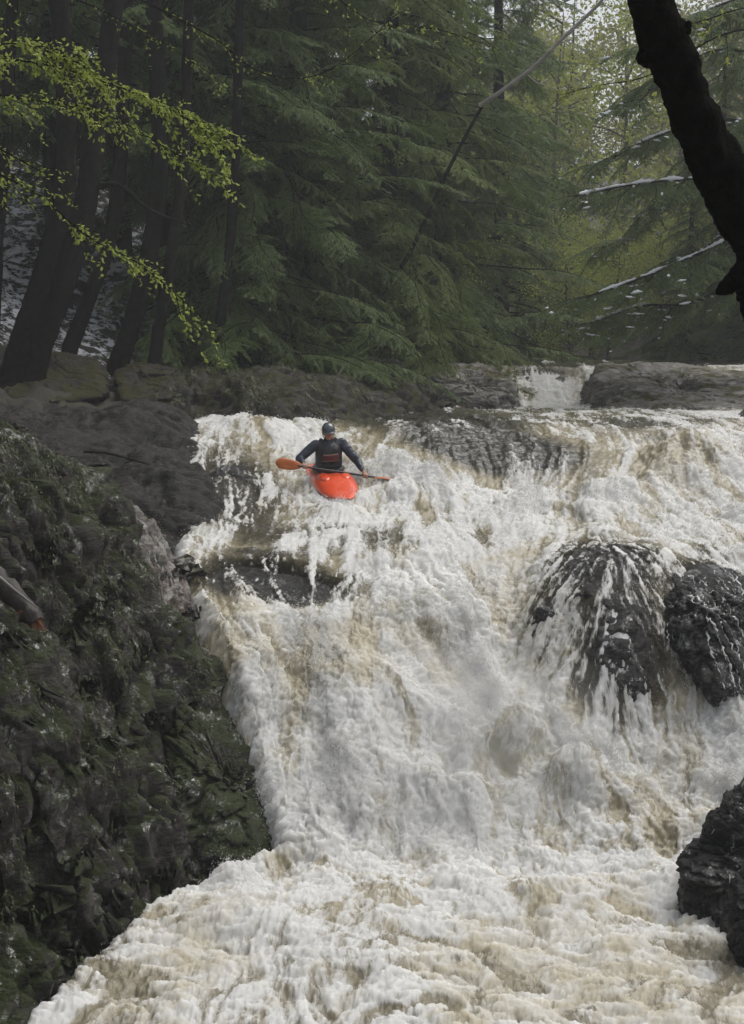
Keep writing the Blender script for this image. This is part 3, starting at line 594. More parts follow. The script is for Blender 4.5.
def snow_attr(a, b, z):
    u, v = CX + F * a / np.maximum(b, 4), 0
    return 0.56 * sstep(-3.2, -5.0, a) * sstep(27, 31, b) * sstep(75, 60, b) + 0.12 * sstep(60, 75, b) * sstep(14, 30, z)
def tgrid():
    xs = np.concatenate([np.arange(-150, -16, 5), np.arange(-16, 16, 0.16), np.arange(16, 150, 5)])
    ys = np.concatenate([np.arange(-70, 6, 4), np.arange(6, 24, 0.3), np.arange(24, 62, 0.13), np.arange(62, 110, 0.8), np.arange(110, 280, 6)])
    b, a = np.meshgrid(ys, xs, indexing='ij'); a, b = a.ravel(), b.ravel(); z = TF(a, b)
    p = np.stack([a, b, z], 1); am = sstep(0, 0.6, z - np.interp(b, _ys, _zs2)) 
    z = z + (0.10 + 0.22 * am) * fbm(p * 0.7, 5, 700, 0.55) + 0.10 * am * fbm(p * 3, 3, 710)
    p[:, 2] = z
    o = mesh_np('ground', p, grid_faces(len(ys), len(xs)), ground_mat(), attrs={'snow': snow_attr(a, b, z)}); tag(o, kind='structure')
tgrid()
def TZat(a, b): return float(TF(np.array([float(a)]), np.array([float(b)]))[0])

# mossy rock shelf along the far left bank, under the hemlocks
bank_c = C_([(150, 398, 28.6), (200, 404, 28.4), (240, 412, 27.8), (300, 418, 28.2), (350, 414, 29.4), (400, 408, 31), (426, 404, 33),
    (160, 372, 31), (200, 374, 31.5), (240, 372, 32.5), (300, 382, 32.5), (350, 388, 32.6), (400, 388, 34), (430, 384, 36), (300, 366, 36), (400, 366, 39)])
bank_c += [(a[0] + 0.25, a[1] - 0.7, a[2] - 1.2) for a in C_([(200, 404, 28.2), (240, 412, 27.6), (300, 418, 28.0), (350, 414, 29.4), (400, 408, 31), (430, 402, 33)])] + [(-6, 27.2, 3.0), (-6, 34, 4.6), (1.6, 34.5, 2.9), (2.6, 36.5, 2.6), (2.2, 40, 3.2), (1.9, 33.5, 2.2), (-5, 30, 4.2), (3.4, 32, 2.0)]
bs = patch('rock_shelf', bank_c, -5.6, 2.4, 26.6, 38, 0.045, ROCK_BANK, amp=0.38, scale=0.8, seed=640, c=0.4)
moss_blades(bs, 30000, 43, lambda V_: V_[:, 2] > 4.0, (0.05, 0.16), 0.008, MMOSS, 5); tag(bs, 'low brown mossy rock shelf along the bank under the hemlocks, beyond the kayaker', 'rock')

# ------------------------------------------------------------------ trees
def leaf_mat(name, c1, c2, trans=0.25, rough=0.5, scale=0.35):
    m = M(name); geo = m.n('ShaderNodeNewGeometry'); tc = m.n('ShaderNodeTexCoord').outputs['Object']
    f = m.math('ADD', m.math('MULTIPLY', m.noise(tc, scale, 3), 0.55), m.math('MULTIPLY', geo.outputs['Random Per Island'], 0.45))
    col = m.ramp(f, [(0.25, c1), (0.75, c2)]); m.put(m.b.inputs['Base Color'], col); m.b.inputs['Roughness'].default_value = rough
    m.b.inputs['Specular IOR Level'].default_value = 0.3
    tr = m.n('ShaderNodeBsdfTranslucent'); m.put(tr.inputs[0], col); mx = m.n('ShaderNodeMixShader'); mx.inputs[0].default_value = trans
    m.put(mx.inputs[1], m.b.outputs[0]); m.put(mx.inputs[2], tr.outputs[0]); m.put(m.out.inputs[0], mx.outputs[0]); return m.m
HEM = leaf_mat('hemlock_needles', (0.072, 0.112, 0.030), (0.155, 0.225, 0.066), 0.42)
HEM_Y = leaf_mat('hemlock_needles_warm', (0.09, 0.13, 0.026), (0.19, 0.25, 0.06), 0.45)
BEECH = leaf_mat('young_beech_leaf', (0.18, 0.24, 0.035), (0.46, 0.52, 0.13), 0.45)
BIRCHL = leaf_mat('spring_leaf', (0.20, 0.25, 0.04), (0.42, 0.45, 0.11), 0.45)
HAZEL = leaf_mat('hillside_leaf', (0.16, 0.17, 0.05), (0.36, 0.33, 0.12), 0.45)
BARK = simple('dark_bark', (0.012, 0.010, 0.009), 0.9, var=0.6, vscale=9, bump=1.0, spec=0.05)
BARK_B = simple('wet_black_bark', (0.005, 0.0048, 0.004), 0.9, var=0.7, vscale=20, bump=1.0, spec=0.03)
BARK_G = simple('grey_bark', (0.10, 0.09, 0.08), 0.8, var=0.4, vscale=7, bump=0.5, spec=0.2)
SNOW = simple('snow', (0.82, 0.84, 0.88), 0.6, var=0.04)

def bough_proto(L, seed, wid=0.55):
    """a flat feathery hemlock bough pointing along +x, with drooping tips; returns needle quads and wood quads"""
    r = np.random.default_rng(seed); V = []; 
    G_ = Geo(); n = 14; t = np.linspace(0, 1, n)
    ax = np.stack([L * t, 0.10 * L * (np.sin(t * 3 + seed) - math.sin(seed)) + 0.03 * L * np.sin(t * 9 + seed), 0.06 * L * t - 0.30 * L * t ** 2.2], 1)
    G_.tube(ax, 0.016 * (1 - t) + 0.003, 4, 1)
    def along(a): 
        f = a * (n - 1); i = min(int(f), n - 2); return ax[i] + (ax[i + 1] - ax[i]) * (f - i), (ax[i + 1] - ax[i]) / np.linalg.norm(ax[i + 1] - ax[i])
    blades = []
    a = 0.10; side = 1
    while a < 0.99:
        p, tg = along(a); side = -side; prof = (1 - a) ** 0.75 * min(1, (a + 0.05) / 0.22) 
        ln = wid * L * prof * r.uniform(0.28, 1.35) + 0.08
        an = math.atan2(tg[1], tg[0]) + side * r.uniform(0.45, 1.2); d = np.array([math.cos(an), math.sin(an), r.uniform(-0.15, 0.12) + tg[2] * 0.5])
        k = max(3, int(ln / 0.036)); q = p.copy(); dd = d.copy()
        for j in range(k):
            dd[2] -= 0.045; dd[:2] += 0.07 * r.normal(size=2); dd[2] += 0.03 * r.normal(); dn = dd / np.linalg.norm(dd); qn = q + dn * ln / k
            for s2 in ((1, -1) if j < k - 1 else (1, -1, 0)):
                ba = math.atan2(dn[1], dn[0]) + s2 * r.uniform(0.5, 0.95); bl = (0.06 + 0.115 * (1 - j / k) * min(1, ln / 0.4)) * r.uniform(0.6, 1.25)
                blades.append((q + (qn - q) * r.random(), np.array([math.cos(ba), math.sin(ba), dn[2] - r.uniform(0.05, 0.4)]), bl))
            blades.append((q, dn, ln / k * 1.3))
            q = qn
        a += 0.050 / L * r.uniform(0.3, 1.8)
    p0 = np.array([b[0] for b in blades]); d = np.array([b[1] for b in blades]); d /= np.linalg.norm(d, axis=1)[:, None]; l = np.array([b[2] for b in blades])[:, None]
    sd_ = np.cross(d, [0, 0, 1.0]); sd_ /= np.linalg.norm(sd_, axis=1)[:, None] + 1e-9; sd_ += 0.35 * r.normal(size=sd_.shape); wv_ = 0.0068 + 0.005 * r.random((len(l), 1))
    mid_ = p0 + d * l * 0.45; tip = p0 + d * l + np.array([0, 0, -0.12]) * l
    quad = np.stack([p0, mid_ + sd_ * wv_, tip, mid_ - sd_ * wv_], 1).reshape(-1, 3); m_ = len(l)
    G_.add(quad, np.arange(m_ * 4).reshape(m_, 4), 0)
    return G_.arr()
BOUGHS = [bough_proto(L, 50 + i, w_) for i, (L, w_) in enumerate([(2.6, 0.34), (2.2, 0.38), (1.8, 0.42), (1.3, 0.48)] * 3)]
_pbr = np.random.default_rng(4)
def place_bough(G_, b, pos, az, pitch, roll, sc):
    V_, Q_, m_ = BOUGHS[b + 4 * int(_pbr.integers(0, 3))]; V_ = V_ * [1, _pbr.choice([-1, 1]), 1]; cr, sr = math.cos(roll), math.sin(roll); cp, sp_ = math.cos(pitch), math.sin(pitch); ca, sa = math.cos(az), math.sin(az)
    Rx = np.array([[1, 0, 0], [0, cr, -sr], [0, sr, cr]]); Ry = np.array([[cp, 0, -sp_], [0, 1, 0], [sp_, 0, cp]]); Rz = np.array([[ca, -sa, 0], [sa, ca, 0], [0, 0, 1]])
    G_.V.append((V_ * sc) @ (Rz @ Ry @ Rx).T + pos); G_.Q.append(Q_ + G_.n); G_.M.append(m_); G_.n += len(V_)
def hemlock(seed, height=24.0, zlo=0.7, rad=4.4, nb=150, mat=HEM, lean=0.0):
    r = np.random.default_rng(seed); root = empty('hemlock_tree')
    g = Geo(); t = np.linspace(0, 1, 12); tp = np.stack([lean * t ** 1.5 * height + 0.12 * np.sin(t * 5 + seed), 0.1 * np.sin(t * 4), height * t - 0.4], 1)
    g.tube(tp, 0.26 * (1 - t) ** 0.8 + 0.02, 9, 0, 0.06); c = Geo()
    for k in range(nb):
        f = (k + r.random()) / nb; f = f ** 1.7; z = zlo + (height * 0.97 - zlo) * f; az = k * 2.399 + r.normal() * 0.5
        ln = rad * (1 - f) ** 0.8 * r.uniform(0.45, 1.15) + 0.35; b = 0 if ln > 2.4 else 1 if ln > 1.9 else 2 if ln > 1.3 else 3
        L = (2.6, 2.2, 1.8, 1.3)[b]; x_ = np.interp(z, tp[:, 2], tp[:, 0]); pit = r.uniform(-0.55, 0.10) + 0.25 * f
        st = ln - L * 1.15
        pos = np.array([x_, 0, z])
        if f < 0.75 and r.random() < 0.75:
            u_ = r.uniform(0.25, 0.8) * ln; place_bough(c, int(r.integers(2, 4)), pos + [math.cos(az) * u_, math.sin(az) * u_, math.sin(pit) * u_ - 0.1], az + r.uniform(-1.2, 1.2), pit - r.uniform(0.1, 0.6), r.normal() * 0.5, r.uniform(0.7, 1.0))
        if ln > L * 1.15:      # bare inner limb carries the spray outward; two sprays along it
            d = np.array([math.cos(az) * math.cos(pit), math.sin(az) * math.cos(pit), math.sin(pit)]); end = pos + d * (ln - L)
            g.tube(np.array([pos, pos + d * (ln - L) * 0.5 + [0, 0, 0.03], end]), [0.03, 0.024, 0.018], 5, 0)
            place_bough(c, b, end, az, pit, r.normal() * 0.2, 1.0)
            for s_ in (-1, 1): place_bough(c, 3, pos + d * (ln - L) * r.uniform(0.4, 0.8), az + s_ * r.uniform(0.4, 0.9), pit - 0.05, r.normal() * 0.3, r.uniform(0.8, 1.1))
        else: place_bough(c, b, pos, az, pit, r.normal() * 0.2, ln / L)
    V_, Q_, m_ = g.arr(); mesh_np('trunk', V_, Q_, BARK, root)
    V_, Q_, m_ = c.arr(); mesh_np('crown', V_, Q_, [mat, BARK], root, smooth=False, midx=m_)
    return root
PROTO = [hemlock(11, 24, 0.3, 4.7, 180), hemlock(23, 21, 0.2, 4.2, 165), hemlock(37, 25, 4.2, 4.4, 120), hemlock(41, 23, 0.3, 4.6, 180, HEM_Y)]
used = [False] * 4
HL = 'hemlocks crowding the river banks'
def put_hem(kind, px, Y, rz, sc, label, dz=0.0, x=None):
    xx = P(px, 300, Y)[0] if x is None else x
    o = PROTO[kind] if not used[kind] else copy_thing(PROTO[kind]); used[kind] = True
    o.location = (xx, Y, TZat(xx, Y) + dz); o.rotation_euler = (0, 0, rz); o.scale = (sc, sc, sc); tag(o, label, 'tree', HL); return o
hem_spots = [
    (0, 300, 36.5, 0.3, 1.0, 'dark hemlock leaning its fans of foliage over the rock shelf straight behind the kayaker'),
    (1, 235, 34.5, 2.1, 0.95, 'hemlock with low dark boughs just left of the one behind the kayaker'),
    (3, 385, 40.0, 4.0, 1.0, 'brighter hemlock whose boughs hang to the mossy shelf left of the grey front boulder'),
    (0, 445, 44.0, 1.2, 1.05, 'hemlock above the boulder left of the upper falls'),
    (1, 350, 46.0, 5.0, 1.15, 'hemlock in the second row, seen between the bright one and the one behind the kayaker'),
    (2, 170, 36.0, 0.0, 1.0, 'bare-stemmed hemlock with a high crown at the right end of the snowy slope'),
    (2, 60, 34.5, 1.4, 1.05, 'bare-stemmed hemlock with a high crown above the left edge snow patches'),
    (0, 500, 52.0, 2.6, 1.0, 'hemlock with a soft hazy outline over the top of the upper falls'),
    (2, 120, 41.0, 3.4, 1.1, 'high-crowned hemlock standing back on the snowy slope'),
    (1, 250, 42.0, 0.9, 1.2, 'hemlock deep in the dark of the left bank, behind the low-boughed one'),
    (2, -60, 33.0, 2.2, 1.0, 'high-crowned hemlock rooted just outside the left edge'),
    (0, 720, 54.0, 3.6, 0.55, 'misty hemlock behind the long flat boulder on the right bank'),
    (1, 800, 49.0, 0.5, 0.9, 'misty hemlock at the right edge behind the snowy boughs'),
    (0, 430, 60.0, 4.4, 1.25, 'tall hemlock in the back row above the upper falls, left of the gap'),
    (1, 690, 47.0, 0.2, 0.42, 'small low hemlock on the right bank just behind the long flat boulder'),
    (0, 760, 44.5, 1.7, 0.42, 'small low hemlock at the right edge, under the snowy boughs'),
    (1, 320, 56.0, 5.4, 1.35, 'tall hemlock in the back row above the kayaker'),
    (2, 10, 48.0, 5.2, 1.2, 'high-crowned hemlock far up the snowy slope at the left edge'),
    (1, 860, 58.0, 2.9, 1.3, 'tall hemlock beyond the right edge of the view, upstream'),
    (0, 180, 52.0, 1.0, 1.3, 'tall hemlock high on the left slope over the leafy beech twigs'),
]
for s_ in hem_spots: put_hem(*s_)

# ------------------------------------------------------------------ hillside broadleaf trees in fresh leaf, beyond the bend
def broadleaf(seed, height=13, rad=3.2, n=5200, mat=BIRCHL, ls=0.085):
    r = np.random.default_rng(seed); root = empty('broadleaf_tree'); g = Geo(); t = np.linspace(0, 1, 10)
    tp = np.stack([0.25 * np.sin(t * 3 + seed), 0.2 * np.cos(t * 2), height * 0.95 * t - 0.4], 1); g.tube(tp, 0.15 * (1 - t) + 0.015, 7, 0)
    cl = []
    for k in range(34):
        f = r.uniform(0.18, 0.95); p0 = np.array([np.interp(f * height, tp[:, 2], tp[:, 0]), np.interp(f * height, tp[:, 2], tp[:, 1]), f * height]); az = r.uniform(0, 6.28)
        ln = rad * (1.05 - abs(f - 0.5)) * r.uniform(0.5, 1.0); d = np.array([math.cos(az), math.sin(az), r.uniform(0.1, 0.7)]); pts = p0 + d * ln * np.linspace(0, 1, 5)[:, None] + 0.08 * r.normal(size=(5, 3))
        pts[0] = p0; g.tube(pts, [0.045, 0.035, 0.025, 0.015, 0.006], 4, 0)
        for q in range(5): cl.append(pts[r.integers(2, 5)] + r.normal(size=3) * 0.35)
    cl = np.array(cl); c = cl[r.integers(0, len(cl), n)] + r.normal(size=(n, 3)) * [0.42, 0.42, 0.26]
    a = r.normal(size=(n, 3)); a /= np.linalg.norm(a, axis=1)[:, None]; b = np.cross(a, r.normal(size=(n, 3))); b /= np.linalg.norm(b, axis=1)[:, None]; s_ = ls * r.uniform(0.6, 1.3, (n, 1))
    q = np.stack([c - a * s_, c + b * s_ * 0.6, c + a * s_, c - b * s_ * 0.6], 1).reshape(-1, 3)
    V_, Q_, _ = g.arr(); mesh_np('trunk', V_, Q_, BARK_G, root); mesh_np('crown', q, np.arange(n * 4).reshape(n, 4), mat, root, smooth=False); return root
BL = [broadleaf(3), broadleaf(5, 15, 3.6, 6500, HAZEL, 0.10), broadleaf(8, 6, 2.2, 4200, BIRCHL, 0.06)]
ub = [False] * 3
def put_bl(kind, px, Y, rz, sc, label, grp):
    xx = P(px, 300, Y)[0]; o = BL[kind] if not ub[kind] else copy_thing(BL[kind]); ub[kind] = True
    o.location = (xx, Y, TZat(xx, Y)); o.rotation_euler = (0, 0, rz); o.scale = (sc,) * 3; tag(o, label, 'tree', grp)
GB = 'broadleaf trees in fresh leaf across the far hillside'
same = 'hazy yellow-green broadleaf tree on the far hillside beyond the river bend'
r_ = np.random.default_rng(99)
put_bl(0, 560, 66, 0.5, 1.25, 'yellow-green broadleaf tree in the gap just right of the big hemlocks', GB)
put_bl(0, 618, 72, 2.5, 1.35, 'yellow-green broadleaf tree in the middle of the gap, under the bright sky', GB)
put_bl(2, 500, 58, 1.0, 1.1, 'low yellow-green bush at the water edge above the upper falls', GB)
put_bl(2, 445, 46.5, 3.0, 0.75, 'small bright bush beside the boulder left of the upper falls', GB)
put_bl(2, 560, 64, 4.0, 1.0, 'low leafy bush on the far shore in the middle of the gap', GB)
for k in range(16):
    Y_ = 47 + k * 1.3; px_ = 570 + 190 * ((k * 0.618) % 1); put_bl(2, px_, Y_, k * 1.1, r_.uniform(0.45, 0.8), 'low leafy bush in the hazy row lining the far shore at the right', 'leafy bushes along the far shore')
for k in range(40):
    Y_ = 74 + 70 * (k / 46) + r_.uniform(-3, 3); half = 0.30 * Y_; px_ = 372 + 1500 * r_.uniform(-half, half) / Y_
    if k % 2: px_ = r_.uniform(480, 820)
    kd = int(r_.integers(0, 2)); put_bl(kd, px_, Y_, r_.uniform(0, 6.28), r_.uniform(0.95, 1.25), [same, 'hazy olive-brown broadleaf tree on the far hillside beyond the river bend'][kd], ['yellow-green trees on the far hillside', 'olive-brown trees on the far hillside'][kd])
for k in range(14):
    o = copy_thing(PROTO[int(r_.integers(0, 2))]); Y_ = r_.uniform(72, 120); xx = r_.uniform(-0.3, 0.3) * Y_; o.location = (xx, Y_, TZat(xx, Y_)); o.rotation_euler = (0, 0, r_.uniform(0, 6)); k_ = r_.uniform(0.6, 0.9); o.scale = (k_,) * 3
    tag(o, 'hazy dark hemlock among the broadleaf trees of the far hillside', 'tree', 'hemlocks scattered over the far hillside')

# ------------------------------------------------------------------ snow-loaded hemlock of the right bank with long boughs over the river
def limb_bough(g, c, pts, r0, mid_every=0.22, up=1.0, spread=1.0, seed=0):
    r = np.random.default_rng(seed); p = spline(pts, 30); g.tube(p, np.linspace(r0, 0.012, 30), 6, 0)
    L = np.linalg.norm(np.diff(p, axis=0), axis=1).sum(); n = int(L / mid_every); 
    for k in range(n):
        f = (k + 1.5 + r.random() * 0.6) / (n + 1.5); i = min(28, int(f * 29)); q = p[i]; d = p[i + 1] - p[i]; az = math.atan2(d[1], d[0]); s_ = 1 if k % 2 else -1
        place_bough(c, int(r.integers(1, 4)), q, az + s_ * r.uniform(0.5, 1.0), r.uniform(-0.45, -0.1), s_ * 0.2, spread * r.uniform(0.6, 1.0) * (1.1 - 0.5 * f))
    place_bough(c, 2, p[-2], az, -0.15, 0, 0.7); return p
def snow_along(g, p, a, b, w_, seed):
    r = np.random.default_rng(seed); q = p[(np.linspace(0, 1, len(p)) >= a) & (np.linspace(0, 1, len(p)) <= b)]; q = spline(q, 60) + [0, 0, 0.02]
    k = 0
    while k < 58:
        m_ = int(r.integers(6, 20)); seg = q[k:k + m_]
        if len(seg) > 3: g.tube(seg + [0, 0, 0.02], w_ * np.sin(np.linspace(0.25, 2.9, len(seg))) * r.uniform(0.35, 0.9) + 0.008, 7, 0, 0.35)
        k += m_ - 1 + int(r.integers(0, 3))
def snow_hemlock():
    bx, by = 9.6, 37.5; bz = TZat(bx, by); root = empty('snowy_hemlock_tree', (0, 0, 0), 'right bank hemlock whose long boughs carry lines of fresh snow above the grey boulder', 'tree')
    g, c, sn = Geo(), Geo(), Geo(); t = np.linspace(0, 1, 14); g.tube(np.stack([bx - 0.2 * t, by + 0 * t, bz - 0.5 + 20 * t], 1), 0.26 * (1 - t) + 0.03, 9, 0, 0.05)
    B_ = [([(790, 215, 37.5), (740, 182, 36.8), (680, 180, 36), (625, 186, 35.5), (572, 197, 35)], 0.05, (0.25, 0.97), 0.055),
          ([(790, 200, 37.5), (730, 238, 36.5), (680, 262, 36), (630, 282, 35.6), (580, 300, 35)], 0.06, (0.2, 0.95), 0.05),
          ([(795, 260, 37.5), (745, 248, 37), (712, 250, 36.6), (690, 258, 36.2)], 0.04, (0.3, 0.95), 0.075),
          ([(790, 250, 37.5), (700, 300, 36.8), (640, 306, 36.4), (588, 324, 36)], 0.045, (0.62, 0.97), 0.05),
          ([(790, 140, 37.5), (730, 120, 37), (660, 135, 36.5), (600, 165, 36)], 0.05, (0.5, 0.8), 0.04),
          ([(790, 60, 37.5), (720, 50, 37), (670, 75, 36.5), (630, 110, 36)], 0.05, (0.4, 0.7), 0.035),
          ([(790, 270, 42.5), (720, 300, 43), (660, 318, 43), (610, 335, 43)], 0.045, None, 0),
          ([(790, 100, 38.5), (720, 150, 39), (660, 215, 39), (600, 250, 39)], 0.045, (0.5, 0.7), 0.03), ([(800, 10, 37.5), (740, 0, 37), (690, 20, 36.5), (640, 50, 36.2)], 0.05, (0.4, 0.6), 0.04)]
    for k, (pp, r0, sa, w_) in enumerate(B_):
        p = limb_bough(g, c, [Pl(*a) for a in pp], r0, 0.2, spread=1.25, seed=70 + k)
        if sa: snow_along(sn, p, sa[0], sa[1], w_, 170 + k)
    r = np.random.default_rng(5); CV = np.concatenate(c.V); pick = CV[r.integers(0, len(CV), 420)]
    for q in pick:
        d = r.normal(size=3) * [0.07, 0.07, 0.015]; sn.tube(np.array([q - d, q, q + d]) + [0, 0, 0.015], np.array([0.006, 0.026, 0.006]) * r.uniform(0.6, 1.7), 5, 0, 0.2)
    V_, Q_, _ = g.arr(); mesh_np('trunk', V_, Q_, BARK, root); V_, Q_, m_ = c.arr(); mesh_np('crown', V_, Q_, [HEM, BARK], root, smooth=False, midx=m_); V_, Q_, _ = sn.arr(); mesh_np('snow', V_, Q_, SNOW, root)
snow_hemlock()

# ------------------------------------------------------------------ leaning trunks of the left bank
def trunk_tree(pts, r0, r1, label, seed=0, limbs=()):
    root = empty('bare_tree', tuple(pts[0]), label, 'tree', 'dark leaning trunks on the left bank'); r = np.random.default_rng(seed); g = Geo(); b0 = np.array(pts[0])
    p = spline([np.array(pts[0]) - b0 + [-0.15, 0, -0.7]] + [np.array(a) - b0 for a in pts], 40); f = np.linspace(0, 1, 40); rad = r1 + (r0 - r1) * (1 - f) + r0 * 0.6 * np.exp(-f * 16); p = spline(p, 120); rd_ = np.interp(np.linspace(0, 1, 120), f, rad); g.tube(p, rd_, 28, 0); Vt = g.V[0]; ax_ = np.repeat(p, 28, axis=0); dd_ = Vt - ax_; ll_ = np.linalg.norm(dd_, axis=1)[:, None]; Vt += dd_ / ll_ * (0.10 * ll_[:, 0] * fbm(Vt * [14, 14, 1.6], 4, 820 + seed, 0.6) + 0.12 * ll_[:, 0] * fbm(Vt * 1.2, 2, 830 + seed))[:, None]
    V_, Q_, _ = g.arr(); mesh_np('trunk', V_, Q_, BARK, root)
    for lp, lr in limbs:
        g = Geo(); q = spline([np.array(a) - b0 for a in lp], 18); g.tube(q, np.linspace(lr, lr * 0.25, 18), 7, 0, 0.05); V_, Q_, _ = g.arr(); mesh_np('limb', V_, Q_, BARK, root)
def lt(rows, dz=0.0):
    return [P(*a) for a in rows]
trunk_tree(lt([(18, 352, 28.0), (38, 290, 28.1), (62, 200, 28.3), (66, 120, 28.5), (60, 20, 28.6), (50, -120, 28.6)]), 0.22, 0.17, 'thick dark trunk curving up from the bank, furthest left of the leaning cluster', 1)
trunk_tree(lt([(36, 356, 28.2), (62, 290, 28.5), (84, 210, 29.0), (96, 130, 29.4), (112, 20, 29.8), (120, -120, 30)]), 0.26, 0.18, 'thick dark trunk leaning right out of the same foot as the curved one', 2, [(lt([(88, 190, 29.1), (118, 185, 29), (150, 210, 28.6), (190, 225, 28.2)]), 0.07)])
trunk_tree(lt([(70, 350, 30.5), (92, 290, 30.7), (112, 230, 31), (122, 130, 31.4), (128, -60, 32)]), 0.17, 0.13, 'thinner trunk just right of the leaning pair', 3)
trunk_tree(lt([(118, 366, 30.0), (136, 310, 30.2), (152, 240, 30.6), (160, 150, 31), (150, -60, 31.5)]), 0.22, 0.16, 'dark trunk standing between the snow patches right of the leaning cluster', 4)
trunk_tree(lt([(152, 380, 29.8), (160, 320, 30), (172, 250, 30.2), (184, 150, 30.8), (190, -40, 31)]), 0.14, 0.10, 'slim dark trunk above the left end of the rock shelf', 5)
trunk_tree(lt([(214, 368, 31.5), (222, 310, 31.6), (230, 240, 32), (236, 150, 32.2), (240, 0, 32.4)]), 0.12, 0.09, 'slim trunk half hidden by low hemlock boughs, right of the snow patches', 6)
trunk_tree(lt([(-8, 345, 30), (-4, 250, 30.4), (6, 130, 30.8), (14, -40, 31)]), 0.16, 0.12, 'dark trunk cut by the left edge of the view', 7)
# mossy stump / upturned root plate at the foot
boulder('boulder', C3([(2, 372, 28.2), (30, 352, 29), (80, 350, 29.4), (110, 362, 29), (112, 395, 28), (60, 404, 27.2), (0, 400, 27)]) + [(-8, 30.5, 3.6), (-5.2, 30.5, 3.6)], ROCK_BANK, 'dark mossy hummock at the foot of the leaning trunks on the left', 660, 0.25, 0.8)
boulder('boulder', C3([(112, 372, 29.4), (140, 362, 29.8), (176, 366, 29.8), (190, 384, 29.2), (170, 400, 28.4), (120, 402, 28.2)]) + [(-5, 31, 3.6), (-3.6, 31, 3.6)], ROCK_BANK, 'dark mossy block between two slim trunks, above the dark slab', 680, 0.2, 0.8)

# long pale dead limb slanting across the hemlocks
def dead_limb():
    root = empty('dead_tree', tuple(P(330, 330, 39)), 'thin dead tree whose long pale bare limb slants up right across the hemlocks', 'tree'); b0 = P(330, 330, 39)
    g = Geo(); q = spline([P(330, 366, 39) - b0, P(400, 270, 38) - b0, P(448, 170, 36) - b0, P(484, 102, 33.8) - b0], 20) + [0, 0.05, 0]; g.tube(q, np.linspace(0.07, 0.035, 20), 7, 0, 0.05); V_, Q_, _ = g.arr(); mesh_np('trunk', V_, Q_, BARK, root)
    g = Geo(); q = spline([P(480, 105, 33.9) - b0, P(487, 101, 33.8) - b0, P(530, 70, 33.3) - b0, P(565, 36, 33) - b0, P(602, 0, 32.8) - b0, P(640, -50, 32.6) - b0], 30); g.tube(q, np.linspace(0.055, 0.030, 30), 7, 0, 0.05)
    for k in range(7):
        a = q[8 + 3 * k]; d = np.array([0.5 + 0.3 * random.random(), -0.2, 0.5 * (-1) ** k]); g.tube(np.array([a, a + d * 0.4, a + d * 0.9 + [0.1, 0, 0.1]]), [0.012, 0.009, 0.004], 4, 0)
    V_, Q_, _ = g.arr(); mesh_np('limb', V_, Q_, simple('bleached_wood', (0.30, 0.28, 0.26), 0.7, var=0.3, vscale=6), root)
dead_limb()

# ------------------------------------------------------------------ beech twigs in new leaf, near left
def leafy(root, paths, r0, mat, leaf, nper, spread, seed, twig=True, droop=0.4):
    r = np.random.default_rng(seed)
    for k, (pp, tw, dens) in enumerate(paths):
        g = Geo(); p = spline(pp, 40); g.tube(p, np.linspace(r0, r0 * 0.15, 40), 5, 0); L = np.linalg.norm(np.diff(p, axis=0), axis=1).sum(); lv = []
        nt = int(tw * L)
        tws = [p[8:]]
        for j in range(nt):
            i = int(r.integers(3, 39)); d = p[min(i + 1, 39)] - p[i - 1]; d /= np.linalg.norm(d); v_ = d * 0.75 + r.normal(size=3) * [0.55, 0.55, 0.38] * spread; v_ /= np.linalg.norm(v_)
            ln = r.uniform(0.25, 0.85) * spread; t = np.linspace(0, 1, 7)[:, None]; q = p[i] + v_ * ln * t + np.array([0, 0, -droop * ln]) * t ** 2 + 0.01 * r.normal(size=(7, 3)); q[0] = p[i]
            g.tube(q, np.linspace(r0 * 0.28, r0 * 0.08, 7), 4, 0); tws.append(q)
        C_l, A_l = [], []
        for q in tws:
            L2_ = np.linalg.norm(np.diff(q, axis=0), axis=1).sum(); n = max(3, int(dens * L2_))
            f = r.uniform(0.1, 1, n) * (len(q) - 1.001); i = f.astype(int); c0 = q[i] + (q[i + 1] - q[i]) * (f - i)[:, None]; dd = q[i + 1] - q[i]; dd /= np.linalg.norm(dd, axis=1)[:, None] + 1e-9
            C_l.append(c0); A_l.append(dd * 0.5 + r.normal(size=(n, 3)) * 0.55 + [0, 0, -0.35])
        c0 = np.concatenate(C_l); a = np.concatenate(A_l); n = len(c0); a /= np.linalg.norm(a, axis=1)[:, None]; sd_ = np.cross(a, r.normal(size=(n, 3)) * 0.5 + [0, 0, 1]); sd_ /= np.linalg.norm(sd_, axis=1)[:, None]
        nm = np.cross(a, sd_); s_ = leaf * r.uniform(0.55, 1.25, (n, 1)); c0 = c0 + a * 0.008
        # pleated six-point leaf: two halves folded along the midrib
        pts = [c0, c0 + a * s_ * .35 + sd_ * s_ * .27 + nm * s_ * .1, c0 + a * s_ * .72 + sd_ * s_ * .2 + nm * s_ * .07, c0 + a * s_ - nm * s_ * .12, c0 + a * s_ * .72 - sd_ * s_ * .2 + nm * s_ * .07, c0 + a * s_ * .35 - sd_ * s_ * .27 + nm * s_ * .1, ]
        Vl = np.stack(pts, 1).reshape(-1, 3); o_ = (np.arange(n) * 6)[:, None]; Ql = np.concatenate([o_ + [0, 1, 2, 3], o_ + [0, 3, 4, 5]])
        V_, Q_, _ = g.arr(); br = mesh_np('branch', V_, Q_, BARK, root); mesh_np('leaves', Vl, Ql, mat, br, smooth=False)
def rel(rows, b0): return [P(*a) - b0 for a in rows]
